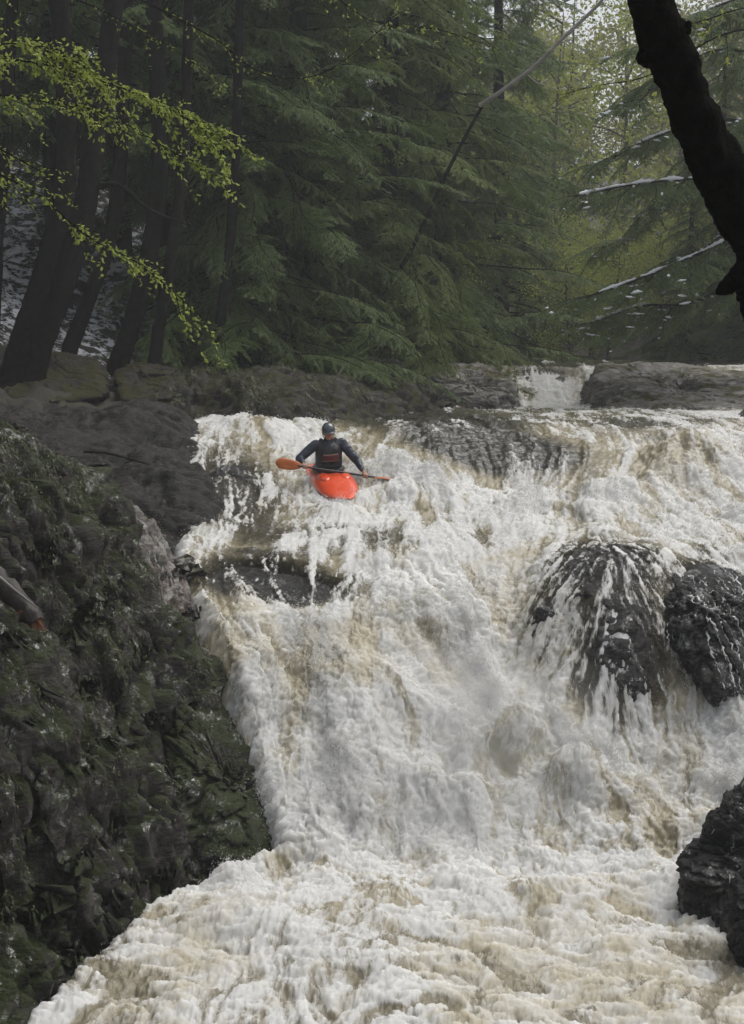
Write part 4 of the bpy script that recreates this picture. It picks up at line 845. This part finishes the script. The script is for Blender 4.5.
b0 = np.array([-4.75, 12.8, 4.3]); bt = empty('beech_sapling', tuple(b0), 'beech sapling reaching in from the left edge, its twigs covered in fresh yellow-green leaves', 'tree')
g = Geo(); g.tube(spline([[0, 0, -0.5], [0.05, 0, 1.0], [0.12, 0.05, 2.2], [0.1, 0, 3.4]], 16), np.linspace(0.05, 0.02, 16), 7, 0, 0.05); V_, Q_, _ = g.arr(); mesh_np('trunk', V_, Q_, BARK, bt)
leafy(bt, [(rel([(-175, 110, 12.8), (-60, 60, 12.4), (30, 62, 12.2), (110, 84, 12.0), (175, 112, 11.9), (232, 148, 11.8)], b0), 24, 44),
           (rel([(-175, 130, 12.8), (-60, 92, 12.8), (30, 100, 13.0), (100, 112, 13.2), (170, 150, 13.2), (205, 172, 13.2)], b0), 17, 38),
           (rel([(-175, 200, 12.8), (-50, 165, 12.6), (30, 190, 12.4), (85, 235, 12.2), (140, 265, 12.2), (208, 322, 12.2)], b0), 9, 36),
           (rel([(-175, 90, 12.8), (-60, 80, 12.2), (0, 45, 12.0), (50, 52, 12.0), (90, 70, 12.0)], b0), 20, 40),
           (rel([(-100, 30, 13), (-20, 130, 12.8), (20, 160, 12.7), (60, 180, 12.7)], b0), 6, 22)], 0.012, BEECH, 0.043, 0, 0.62, 9, droop=0.25)
b1 = np.array([-7.2, 20.5, 4.4]); bt = empty('birch_tree', tuple(b1), 'slender tree with thin twigs of sparse yellow-green new leaves hanging across the top left', 'tree')
g = Geo(); g.tube(spline([[0, 0, -0.5], [0.2, 0, 3.0], [0.6, 0.05, 5.5], [1.3, 0, 8]], 20), np.linspace(0.11, 0.05, 20), 8, 0, 0.05); V_, Q_, _ = g.arr(); mesh_np('trunk', V_, Q_, BARK, bt)
leafy(bt, [(rel([(-110, -40, 20.5), (60, -30, 20), (200, 30, 19.6), (260, 72, 19.4), (320, 74, 19.3), (380, 30, 19.2), (400, 0, 19.2)], b1), 1.8, 13),
           (rel([(-110, -60, 20.5), (100, -70, 20), (300, -20, 19.6), (370, 20, 19.4), (440, 30, 19.2), (500, 50, 19.2)], b1), 2.2, 13),
           (rel([(-110, -10, 20.5), (40, -10, 20), (140, 30, 19.8), (190, 60, 19.6), (240, 95, 19.6)], b1), 2.2, 14)], 0.016, BEECH, 0.05, 0, 0.85, 12, droop=0.5)
b2 = np.array([8.5, 24.0, 4.3]); bt = empty('maple_sapling', tuple(b2), 'sapling at the upper right with a few bright green leaves beside the black leaning limb', 'tree')
g = Geo(); g.tube(spline([[0, 0, -0.5], [-0.2, 0, 3.0], [-0.7, 0.05, 6.5]], 20), np.linspace(0.07, 0.03, 20), 8, 0, 0.05); V_, Q_, _ = g.arr(); mesh_np('trunk', V_, Q_, BARK, bt)
leafy(bt, [(rel([(860, 10, 24), (760, 6, 23.6), (705, 20, 23.4), (660, 34, 23.3)], b2), 2.5, 14), (rel([(860, 40, 24), (740, 30, 23.6), (650, 75, 23.4), (600, 85, 23.3), (560, 95, 23.3)], b2), 2.5, 12)], 0.02, BIRCHL, 0.09, 0, 0.85, 15)

# ------------------------------------------------------------------ black limb overhead, right foreground
def near_tree():
    base = np.array([3.3, 6.2, 0.9]); root = empty('leaning_tree', tuple(base), 'wet black trunk with a broken stub, leaning in close at the upper right', 'tree')
    pts = [[0.1, 0.1, -0.8], [-0.15, -0.1, 1.2], P(812, 400, 5.9) - base, P(770, 262, 5.7) - base, P(733, 190, 5.6) - base, P(692, 112, 5.5) - base, P(664, 44, 5.45) - base, P(640, -40, 5.4) - base, P(612, -160, 5.3) - base, P(560, -330, 5.2) - base]
    p = spline(pts, 170); f = np.linspace(0, 1, 170); ns = 40
    rad = np.interp(f, [0, 0.2, 0.5, 0.62, 0.72, 0.8, 0.88, 1], [0.16, 0.12, 0.095, 0.078, 0.082, 0.092, 0.098, 0.06])
    T_ = np.gradient(p, axis=0); T_ /= np.linalg.norm(T_, axis=1)[:, None]; A = np.cross(T_, [0, 1, 0]); A /= np.linalg.norm(A, axis=1)[:, None]; B = np.cross(T_, A); th = np.linspace(0, 2 * math.pi, ns, endpoint=False)
    dirs = np.cos(th)[None, :, None] * A[:, None] + np.sin(th)[None, :, None] * B[:, None]; V_ = (p[:, None] + rad[:, None, None] * dirs).reshape(-1, 3); D_ = dirs.reshape(-1, 3)
    dn = 0.020 * fbm(V_ * 4, 3, 800) + 0.016 * fbm(V_ * np.array([16, 16, 7]), 4, 805, 0.6) + 0.05 * np.clip(fbm(V_ * 2.6, 2, 812) - 0.35, 0, 1); V_ = V_ + D_ * dn[:, None]
    i = np.arange(170 * ns).reshape(170, ns); j = np.roll(i, -1, axis=1); mesh_np('trunk', V_, np.stack([i[:-1].ravel(), j[:-1].ravel(), j[1:].ravel(), i[1:].ravel()], 1), BARK_B, root)
    def stub(pp, rr, sd):
        g = Geo(); q = spline([P(*a) - base for a in pp], 16); g.tube(q, np.interp(np.linspace(0, 1, 16), np.linspace(0, 1, len(rr)), rr), 12, 0, 0.14)
        g.tube(np.array([q[-1], q[-1] + (q[-1] - q[-2]) * 0.5]), [rr[-1], 0.002], 12, 0); V_, Q_, _ = g.arr(); mesh_np('stub', V_, Q_, BARK_B, root)
    stub([(775, 250, 5.7), (752, 268, 5.65), (738, 280, 5.62), (722, 290, 5.6), (716, 293, 5.6)], [0.07, 0.055, 0.045, 0.022, 0.008], 1)
    stub([(760, 270, 5.7), (746, 284, 5.65), (741, 296, 5.65), (738, 301, 5.65)], [0.05, 0.04, 0.02, 0.008], 2)
    stub([(655, 52, 5.45), (644, 58, 5.4), (640, 56, 5.4)], [0.05, 0.03, 0.01], 3); stub([(672, 30, 5.45), (684, 28, 5.42), (690, 22, 5.4)], [0.06, 0.03, 0.008], 4)
near_tree()

# weathered broken log wedged on the outcrop
def log():
    b = P(12, 590, 13.0) + [0, -0.12, 0.02]; root = empty('broken_log', tuple(b), 'short broken log with a splintered reddish end lying on the mossy outcrop', 'log'); g = Geo()
    q = spline([P(-60, 545, 13.3) - b, P(-10, 572, 13.05) - b, P(22, 603, 12.85) - b, P(40, 624, 12.75) - b], 20) + [0, -0.1, 0.03]; g.tube(q, np.linspace(0.12, 0.07, 20) * (1 + 0.12 * rng.normal(size=20)), 14, 0, 0.10); V_, Q_, _ = g.arr(); mesh_np('log_bark', V_, Q_, simple('log_bark', (0.022, 0.016, 0.012), 0.6, var=0.5, vscale=10, bump=1.0), root)
    g = Geo(); e = q[-1]; d = q[-1] - q[-3]; d /= np.linalg.norm(d)
    for k in range(60):
        o = np.array([random.uniform(-.04, .04), random.uniform(-.04, .04), random.uniform(-.04, .04)]); a = e - d * 0.22 + o * 1.15; g.tube(np.array([a, a + d * random.uniform(0.12, 0.18), a + d * random.uniform(0.2, 0.30) + o * 0.1]), [0.014, 0.011, 0.002], 5, 0)
    V_, Q_, _ = g.arr(); mesh_np('splintered_end', V_, Q_, simple('red_rotten_wood', (0.16, 0.06, 0.03), 0.7, var=0.5, vscale=14), root)
    g = Geo(); g.tube(spline([q[8] + [-.03, -.1, .09], q[12] + [0, -.1, .1], q[17] + [.06, -.1, .1]], 8), np.linspace(0.018, 0.006, 8), 6, 0, 0.1); V_, Q_, _ = g.arr(); mesh_np('sliver', V_, Q_, simple('grey_wood', (0.16, 0.15, 0.14), 0.5), root)
log()
# sticks on the dark slab and shelf
for k, (pp, lab) in enumerate([([(85, 455, 22.6), (110, 457, 22.7), (150, 468, 22.9)], 'thin dark stick lying on the dark slab behind the outcrop'), ([(262, 374, 31.0), (280, 378, 31), (300, 382, 31)], 'dark fallen branch lying on the mossy shelf under the hemlocks'), ([(325, 390, 31.0), (338, 378, 31.2), (345, 366, 31.4)], 'thin pale stick leaning up from the mossy shelf under the hemlocks')]):
    b = P(*pp[0]); g = Geo(); g.tube(spline([P(*a) - b + [0, -0.1, 0.06] for a in pp], 10), np.linspace(0.028, 0.012, 10), 6, 0, 0.1); V_, Q_, _ = g.arr(); o = mesh_np('stick', V_, Q_, BARK if k < 2 else BARK_G); o.location = b; tag(o, lab, 'stick')

# ------------------------------------------------------------------ kayak, kayaker and paddle
def uv_sphere(bm, c, r, sub=3, rot=None):
    g_ = bmesh.ops.create_icosphere(bm, subdivisions=sub, radius=1.0)
    mat_ = Matrix.Translation(c) @ (rot.to_matrix().to_4x4() if rot else Matrix()) @ Matrix.Diagonal((*r, 1)); bmesh.ops.transform(bm, matrix=mat_, verts=g_['verts'])
def capsule(bm, a, b, ra, rb, n=14):
    a, b = Vector(a), Vector(b); d = b - a; L = d.length; q = d.to_track_quat('Z', 'Y').to_matrix().to_4x4()
    g_ = bmesh.ops.create_cone(bm, cap_ends=True, segments=n, radius1=ra, radius2=rb, depth=L); bmesh.ops.transform(bm, matrix=Matrix.Translation((a + b) / 2) @ q, verts=g_['verts'])
    uv_sphere(bm, a, (ra,) * 3, 2); uv_sphere(bm, b, (rb,) * 3, 2)
def fuse(name, bm, vox, mat, parent, smooth_it=4, mats=None):
    me = bpy.data.meshes.new(name); bm.to_mesh(me); bm.free(); o = bpy.data.objects.new(name, me); COL.objects.link(o)
    md = o.modifiers.new('r', 'REMESH'); md.mode = 'VOXEL'; md.voxel_size = vox; sm = o.modifiers.new('s', 'SMOOTH'); sm.factor = 0.5; sm.iterations = smooth_it
    dg = bpy.context.evaluated_depsgraph_get(); me2 = bpy.data.meshes.new_from_object(o.evaluated_get(dg)); me2.name = name
    o.modifiers.clear(); o.data = me2; me2.materials.clear(); me2.materials.append(mat); me2.polygons.foreach_set('use_smooth', [True] * len(me2.polygons)); bpy.data.meshes.remove(me)
    if parent: o.parent = parent
    return o
RED = simple('wet_orange_red_plastic', (0.74, 0.075, 0.016), 0.32, var=0.14, vscale=3, coat=0.4)
BLACKP = simple('black_rubber', (0.012, 0.012, 0.013), 0.45)
NAVY = simple('wet_navy_dry_top', (0.014, 0.022, 0.042), 0.42, var=0.35, vscale=8, bump=0.6)
VEST = simple('dark_life_vest', (0.018, 0.018, 0.022), 0.6, var=0.3, vscale=10, bump=0.4)
MAROON = simple('maroon_panel', (0.10, 0.014, 0.012), 0.6, var=0.3, vscale=12)
SKIN = simple('skin', (0.36, 0.19, 0.13), 0.5, var=0.08, vscale=8)
HELM = simple('grey_helmet', (0.055, 0.07, 0.085), 0.25, coat=0.5)
ORB = simple('orange_blade', (0.50, 0.135, 0.03), 0.35, var=0.2, vscale=6)
KS = 1.10; K0 = P(330, 480, 24.4); KROT = (R(8), R(-4), R(11)); PROT = (R(14), R(-4), R(10))      # bow towards the viewer, nose down the slide
BOATM = Matrix.Translation(Vector(K0)) @ Euler(KROT).to_matrix().to_4x4()
def kayak():
    root = empty('kayak', tuple(K0), 'orange-red whitewater kayak coming bow first down the white slide', 'kayak', rot=KROT)
    n, k = 61, 40; s_ = np.linspace(-1.15, 1.32, n); hw = 0.325 * np.clip(1 - np.abs((s_ - 0.02) / 1.33) ** 2.7, 0.0015, 1) ** 0.62
    lo_ = -0.17 + 0.13 * np.abs(s_ / 1.2) ** 2.3; hi_ = 0.13 + 0.05 * np.exp(-((s_ - 0.45) / 0.35) ** 2) - 0.07 * np.abs(s_ / 1.3) ** 2
    cap = np.clip(1 - np.abs((s_ - 0.085) / 1.24) ** 7, 0.0, 1) ** 0.5; mid_ = (lo_ + hi_) / 2; lo_ = mid_ + (lo_ - mid_) * cap; hi_ = mid_ + (hi_ - mid_) * cap
    th = np.linspace(0, 2 * math.pi, k, endpoint=False); c_, s2 = np.cos(th), np.sin(th); e1 = 0.72
    sx = np.sign(c_) * np.abs(c_) ** e1; sz = np.sign(s2) * np.abs(s2) ** np.where(s2 < 0, 0.62, 0.95)
    V_ = np.stack([hw[:, None] * sx, np.repeat(-s_[:, None], k, 1), mid_[:, None] + ((hi_ - lo_) / 2)[:, None] * sz], 2)
    i = np.arange(n * k).reshape(n, k); j = np.roll(i, -1, axis=1)
    mesh_np('hull', V_.reshape(-1, 3), np.stack([i[:-1].ravel(), i[1:].ravel(), j[1:].ravel(), j[:-1].ravel()], 1), RED, root)
    g = Geo(); t = np.linspace(0, 2 * math.pi, 41); g.tube(np.stack([0.225 * np.cos(t), 0.12 + 0.40 * np.sin(t), 0.155 + 0.035 * -np.sin(t)], 1), 0.016, 8); V2, Q2, _ = g.arr(); mesh_np('cockpit_rim', V2, Q2, BLACKP, root)
    for yy, zz in ((1.0, 0.08),):
        g = Geo(); t = np.linspace(0, math.pi, 12); g.tube(np.stack([0.075 * np.cos(t), yy + 0 * t, zz + 0.06 * np.sin(t)], 1), 0.010, 7); V2, Q2, _ = g.arr(); mesh_np('grab_handle', V2, Q2, BLACKP, root)
    for q_ in (0, k // 2):
        g = Geo(); g.tube(V_[3:-3, q_] * [1.004, 1, 1], 0.007, 6); V2, Q2, _ = g.arr(); mesh_np('seam', V2, Q2, BLACKP, root)
    for sx_ in (-1, 1):   # knee bulges moulded into the deck
        bm = bmesh.new(); uv_sphere(bm, (sx_ * 0.145, -0.40, 0.135), (0.10, 0.22, 0.055), 3); me = bpy.data.meshes.new('knee_bulge'); bm.to_mesh(me); bm.free(); me.materials.append(RED); me.polygons.foreach_set('use_smooth', [True] * len(me.polygons)); o = bpy.data.objects.new('knee_bulge', me); COL.objects.link(o); o.parent = root
kayak()
bpy.data.objects['kayak'].scale = (KS,) * 3
HL_, HR_ = Vector((-0.42, -0.38, 0.37)), Vector((0.46, -0.40, 0.16)); EL_, ER_ = Vector((-0.45, -0.08, 0.40)), Vector((0.40, -0.12, 0.30)); SL_, SR_ = Vector((-0.19, 0.04, 0.555)), Vector((0.20, 0.04, 0.55))
SH = (HR_ - HL_).normalized()
def person():
    root = empty('person', tuple(K0), 'kayaker in a grey helmet, navy dry top and dark life vest, paddling the orange kayak', 'person')
    bm = bmesh.new(); hc = Vector((0.0, -0.03, 0.755))
    capsule(bm, (0, 0.12, 0.02), (0, 0.09, 0.25), 0.15, 0.135, 20); capsule(bm, (0, 0.09, 0.25), (0, 0.04, 0.47), 0.13, 0.15, 20); capsule(bm, (-0.14, 0.04, 0.53), (0.14, 0.04, 0.53), 0.07, 0.07)
    capsule(bm, (0, 0.035, 0.55), (0, 0.0, 0.70), 0.062, 0.056); uv_sphere(bm, hc, (0.076, 0.096, 0.112), 4); uv_sphere(bm, hc + Vector((0, -0.045, -0.06)), (0.052, 0.05, 0.052), 3)
    capsule(bm, hc + Vector((0, -0.09, 0.012)), hc + Vector((0, -0.112, -0.028)), 0.010, 0.015, 8); uv_sphere(bm, hc + Vector((0, -0.093, -0.058)), (0.026, 0.012, 0.009), 2)
    for s_ in (-1, 1): uv_sphere(bm, hc + Vector((s_ * 0.078, 0.0, -0.01)), (0.012, 0.02, 0.032), 2); capsule(bm, (s_ * 0.09, 0.08, 0.0), (s_ * 0.17, -0.38, 0.045), 0.085, 0.06); capsule(bm, (s_ * 0.17, -0.38, 0.045), (s_ * 0.12, -0.80, -0.04), 0.055, 0.04); capsule(bm, (s_ * 0.12, -0.80, -0.04), (s_ * 0.10, -0.86, 0.02), 0.04, 0.025)
    for S_, E_, W_ in ((SL_, EL_, HL_), (SR_, ER_, HR_)):
        back = (E_ - W_).normalized(); wr = W_ + back * 0.085 + Vector((0, 0, 0.02)); capsule(bm, S_, E_, 0.056, 0.042); capsule(bm, E_, wr, 0.042, 0.027)
        up = Vector((0, 0, 1)); up = (up - SH * up.dot(SH)).normalized(); fw = SH.cross(up); fw = fw if fw.dot(back) < 0 else -fw
        pc = W_ + back * 0.030 + up * 0.018; capsule(bm, wr, pc + Vector((0, 0, 0.0)), 0.026, 0.026)
        for q in range(4):   # fingers curled over the shaft
            o_ = SH * (0.030 - 0.020 * q); ln = (0.92, 1.0, 0.95, 0.8)[q]
            a = W_ + o_ + back * 0.022 + up * 0.024; b = W_ + o_ - back * 0.016 * ln + up * 0.028; c_ = W_ + o_ - back * 0.030 * ln - up * 0.004; d = W_ + o_ - back * 0.010 - up * 0.026
            capsule(bm, a, b, 0.0098, 0.0092, 8); capsule(bm, b, c_, 0.0092, 0.0086, 8); capsule(bm, c_, d, 0.0086, 0.0078, 8)
        capsule(bm, pc + SH * 0.03 * (1 if S_.x < 0 else -1), W_ + SH * 0.045 * (1 if S_.x < 0 else -1) - up * 0.022 + back * 0.004, 0.012, 0.009, 8)
    fuse('body', bm, 0.0085, SKIN, root, 3).matrix_local = Euler(PROT).to_matrix().to_4x4()
    bm = bmesh.new(); capsule(bm, (0, 0.12, 0.10), (0, 0.09, 0.25), 0.158, 0.148, 20); capsule(bm, (0, 0.09, 0.25), (0, 0.04, 0.47), 0.148, 0.165, 20); capsule(bm, (-0.16, 0.04, 0.535), (0.16, 0.04, 0.535), 0.082, 0.082); capsule(bm, (0, 0.035, 0.56), (0, 0.015, 0.645), 0.088, 0.066)
    for S_, E_, W_ in ((SL_, EL_, HL_), (SR_, ER_, HR_)):
        back = (E_ - W_).normalized(); capsule(bm, S_, E_, 0.080, 0.064); capsule(bm, E_, W_ + back * 0.11 + Vector((0, 0, 0.02)), 0.064, 0.042); capsule(bm, W_ + back * 0.11 + Vector((0, 0, 0.02)), W_ + back * 0.085 + Vector((0, 0, 0.02)), 0.037, 0.034)
    def loc(o): o.matrix_local = Euler(PROT).to_matrix().to_4x4(); return o
    jk = loc(fuse('dry_top', bm, 0.012, NAVY, root, 4)); v = np.empty(len(jk.data.vertices) * 3, np.float32); jk.data.vertices.foreach_get('co', v); v = v.reshape(-1, 3)
    v += (0.010 * fbm(v * [9, 9, 22], 3, 900))[:, None] * np.sign(v) * [1, 1, 0]; jk.data.vertices.foreach_set('co', v.ravel()); jk.data.update()
    bm = bmesh.new(); capsule(bm, (-0.035, 0.075, 0.22), (-0.035, 0.02, 0.44), 0.168, 0.165, 20); capsule(bm, (0.035, 0.075, 0.22), (0.035, 0.02, 0.44), 0.168, 0.165, 20)
    for s_ in (-1, 1): capsule(bm, (s_ * 0.115, -0.04, 0.50), (s_ * 0.105, 0.03, 0.625), 0.045, 0.03); capsule(bm, (s_ * 0.105, 0.03, 0.625), (s_ * 0.115, 0.12, 0.54), 0.03, 0.04)
    vest = loc(fuse('life_vest', bm, 0.012, VEST, root, 3))
    g = Geo(); t = np.linspace(-0.9, 0.9, 14)   # chest pocket panel with its pale edging, buckled strap
    def band(z0, z1, r_, mat_, nm, a0=-0.9, a1=0.9):
        g = Geo(); a_ = np.linspace(a0, a1, 16); rows_ = [np.stack([np.sin(a_) * (r_ + 0.035), 0.045 - np.cos(a_) * r_, z + 0 * a_], 1) for z in (z0, (z0 + z1) / 2, z1)]
        for q in rows_: q[:, 1] += (0.33 - q[:, 2]) * 0.24
        V_ = np.concatenate(rows_ + [q + [0, 0.02, 0] for q in rows_]); Qf = [[r__ * 16 + c__, r__ * 16 + c__ + 1, (r__ + 1) * 16 + c__ + 1, (r__ + 1) * 16 + c__] for r__ in (0, 1, 3, 4) for c__ in range(15)] + [[c__, c__ + 1, 49 + c__, 48 + c__] for c__ in range(15)] + [[32 + c__, 33 + c__, 81 + c__, 80 + c__] for c__ in range(15)]
        o = mesh_np(nm, V_, np.array(Qf), mat_, vest); return o
    band(0.33, 0.43, 0.188, MAROON, 'chest_pocket', -0.55, 0.62); band(0.235, 0.262, 0.186, BLACKP, 'waist_strap'); band(0.435, 0.446, 0.187, simple('pale_piping', (0.3, 0.16, 0.13), 0.5), 'pocket_edging', -0.5, 0.55)
    # helmet: shell, short peak, ear guards
    bm = bmesh.new(); uv_sphere(bm, hc + Vector((0, 0.012, 0.028)), (0.100, 0.122, 0.112), 4); 
    for v_ in [q for q in bm.verts if q.co.z < hc.z + 0.012 and q.co.y < hc.y + 0.02]: v_.co.z = hc.z + 0.012 + (v_.co.z - hc.z - 0.012) * 0.05
    for v_ in [q for q in bm.verts if q.co.z < hc.z - 0.055]: v_.co.z = hc.z - 0.055
    me = bpy.data.meshes.new('helmet'); bm.to_mesh(me); bm.free(); me.materials.append(HELM); me.polygons.foreach_set('use_smooth', [True] * len(me.polygons)); h = bpy.data.objects.new('helmet', me); COL.objects.link(h); h.parent = root; loc(h)
    g = Geo(); a_ = np.linspace(-1.15, 1.15, 15); r0_ = np.stack([np.sin(a_) * 0.098, -np.cos(a_) * 0.118 - 0.018, 0.775 + 0.012 * np.cos(a_)], 1); r1_ = np.stack([np.sin(a_) * 0.108, -np.cos(a_) * 0.152 - 0.018, 0.768 + 0.006 * np.cos(a_)], 1)
    V_ = np.concatenate([r0_, r1_, r1_ - [0, 0, 0.006], r0_ - [0, 0, 0.006]]); mesh_np('peak', V_, np.array([[r__ * 15 + c__, r__ * 15 + c__ + 1, ((r__ + 1) % 4) * 15 + c__ + 1, ((r__ + 1) % 4) * 15 + c__] for r__ in range(4) for c__ in range(14)]), HELM, h)
    for s_ in (-1, 1):
        g = Geo(); g.tube(spline([[s_ * 0.085, 0.0, 0.735], [s_ * 0.078, -0.03, 0.69], [s_ * 0.035, -0.06, 0.645], [0, -0.072, 0.635]], 14), 0.007, 6); V_, Q_, _ = g.arr(); mesh_np('chin_strap', V_, Q_, BLACKP, h)
        bm = bmesh.new(); uv_sphere(bm, hc + Vector((s_ * 0.030, -0.088, 0.002)), (0.011, 0.008, 0.0075), 2); me = bpy.data.meshes.new('eye'); bm.to_mesh(me); bm.free(); me.materials.append(BLACKP); e_ = bpy.data.objects.new('eye', me); COL.objects.link(e_); e_.parent = root; loc(e_)
    # spray skirt stretched from the waist to the cockpit rim
    t = np.linspace(0, 2 * math.pi, 36, endpoint=False); rows_ = [(0.150, 0.150, 0.10, 0.29), (0.155, 0.155, 0.10, 0.215), (0.185, 0.25, 0.105, 0.180), (0.225, 0.39, 0.12, 0.168), (0.236, 0.412, 0.12, 0.150)]
    V_ = np.concatenate([np.stack([a * np.cos(t), cy_ + b * np.sin(t), z + 0.03 * -np.sin(t) * (a > 0.18)], 1) for a, b, cy_, z in rows_]); i = np.arange(5 * 36).reshape(5, 36); j = np.roll(i, -1, axis=1)
    loc(mesh_np('spray_skirt', V_, np.stack([i[:-1].ravel(), i[1:].ravel(), j[1:].ravel(), j[:-1].ravel()], 1), BLACKP, root))
person()
bpy.data.objects['person'].scale = (KS,) * 3
def paddle():
    root = empty('paddle', tuple(K0), 'double-bladed paddle with orange blades, held low across the kayak', 'paddle', rot=PROT); c = (HL_ + HR_) / 2; a = c - SH * 0.54; b = c + SH * 0.62
    g = Geo(); g.tube(np.linspace(np.array(a), np.array(b), 12), 0.0155, 10); V_, Q_, _ = g.arr(); mesh_np('shaft', V_, Q_, BLACKP, root)
    for e, d, tw_, ln in ((a, -SH, 0.15, 0.38), (b, SH, 1.25, 0.38)):
        up = Vector((0, 0, 1)); up = (up - d * up.dot(d)).normalized(); side = d.cross(up); u_ = (up * math.cos(tw_) + side * math.sin(tw_)); n_ = d.cross(u_)
        f = np.linspace(0, 1, 16); wd = 0.088 * np.clip(np.sin(np.clip(f * 1.25 + 0.10, 0, 3) ** 0.9 * 1.75), 0.12, 1) ** 0.7 * (1 - 0.10 * f) * np.clip((1 - f) * 6 + 0.25, 0, 1); V_, rows_ = [], []
        for k, (ff_, w__) in enumerate(zip(f, wd)):
            for t_ in np.linspace(-1, 1, 7): V_.append(np.array(e) - 0.04 * np.array(d) + np.array(d) * ln * ff_ + np.array(u_) * w__ * t_ + np.array(n_) * (0.020 * t_ * t_ * 1 - 0.02 * math.sin(ff_ * 3)))
        V_ = np.array(V_); V2 = np.concatenate([V_ + np.array(n_) * 0.004, V_ - np.array(n_) * 0.004]); i = np.arange(112).reshape(16, 7); f1 = np.stack([i[:-1, :-1].ravel(), i[:-1, 1:].ravel(), i[1:, 1:].ravel(), i[1:, :-1].ravel()], 1)
        ring = list(i[:, 0]) + list(i[-1, 1:]) + list(i[::-1, -1][1:]) + list(i[0, ::-1][1:-1]); f2 = np.array([[ring[k], ring[(k + 1) % len(ring)], ring[(k + 1) % len(ring)] + 112, ring[k] + 112] for k in range(len(ring))])
        mesh_np('blade', V2, np.concatenate([f1, f1[:, ::-1] + 112, f2]), ORB, root)
        g = Geo(); g.tube(np.array([np.array(e) - 0.06 * np.array(d), np.array(e) + 0.05 * np.array(d), np.array(e) + 0.18 * np.array(d)]), [0.017, 0.014, 0.004], 8); V_, Q_, _ = g.arr(); mesh_np('blade_neck', V_, Q_, BLACKP, root)
paddle()
bpy.data.objects['paddle'].scale = (KS,) * 3

# ------------------------------------------------------------------ damp air: one even volume round the whole place
def haze():
    bm = bmesh.new(); bmesh.ops.create_cube(bm, size=1.0); me = bpy.data.meshes.new('haze'); bm.to_mesh(me); bm.free(); o = bpy.data.objects.new('haze', me); COL.objects.link(o)
    o.scale = (330, 380, 100); o.location = (0, 105, 39); m = bpy.data.materials.new('haze'); m.use_nodes = True; t = m.node_tree; t.nodes.clear(); v_ = t.nodes.new('ShaderNodeVolumePrincipled'); ou = t.nodes.new('ShaderNodeOutputMaterial')
    v_.inputs['Color'].default_value = (0.9, 0.93, 0.95, 1); v_.inputs['Density'].default_value = 0.0014; v_.inputs['Anisotropy'].default_value = 0.2; t.links.new(v_.outputs[0], ou.inputs['Volume']); me.materials.append(m); tag(o, kind='stuff')
haze()
def mist():
    nr, nc = 60, 70; ys = np.linspace(14.0, 18.2, nr); us = np.linspace(300, 660, nc); b, a = np.meshgrid(ys, us, indexing='ij'); X_ = (a - CX) / F * b * math.cos(PITCH); X_, Y_ = X_.ravel(), b.ravel()
    ee = np.clip(el(a.ravel(), Y_, 470, 15.7, 150, 1.35) * 1.25 - 0.18, -0.2, 1); wz = Wbase(X_, Y_); p = np.stack([X_, Y_, 0 * X_], 1)
    top = wz - 0.12 + 0.85 * ee * (1 + 0.75 * fbm(p * 1.6, 3, 950)); bot = wz - 0.6; V_ = np.concatenate([np.stack([X_, Y_, top], 1), np.stack([X_, Y_, bot], 1)]); n = nr * nc; i = np.arange(n).reshape(nr, nc)
    f = grid_faces(nr, nc); ring = list(i[0]) + list(i[1:, -1]) + list(i[-1, ::-1][1:]) + list(i[::-1, 0][1:-1]); side = np.array([[ring[k], ring[(k + 1) % len(ring)], ring[(k + 1) % len(ring)] + n, ring[k] + n] for k in range(len(ring))])
    m = bpy.data.materials.new('mist'); m.use_nodes = True; t = m.node_tree; t.nodes.clear(); v_ = t.nodes.new('ShaderNodeVolumePrincipled'); ou = t.nodes.new('ShaderNodeOutputMaterial'); v_.inputs['Color'].default_value = (0.99, 0.99, 0.98, 1); v_.inputs['Density'].default_value = 0.33; t.links.new(v_.outputs[0], ou.inputs['Volume'])
    o = mesh_np('mist', V_, np.concatenate([f, f[:, ::-1] + n, side]), m); tag(o, kind='stuff')
mist()
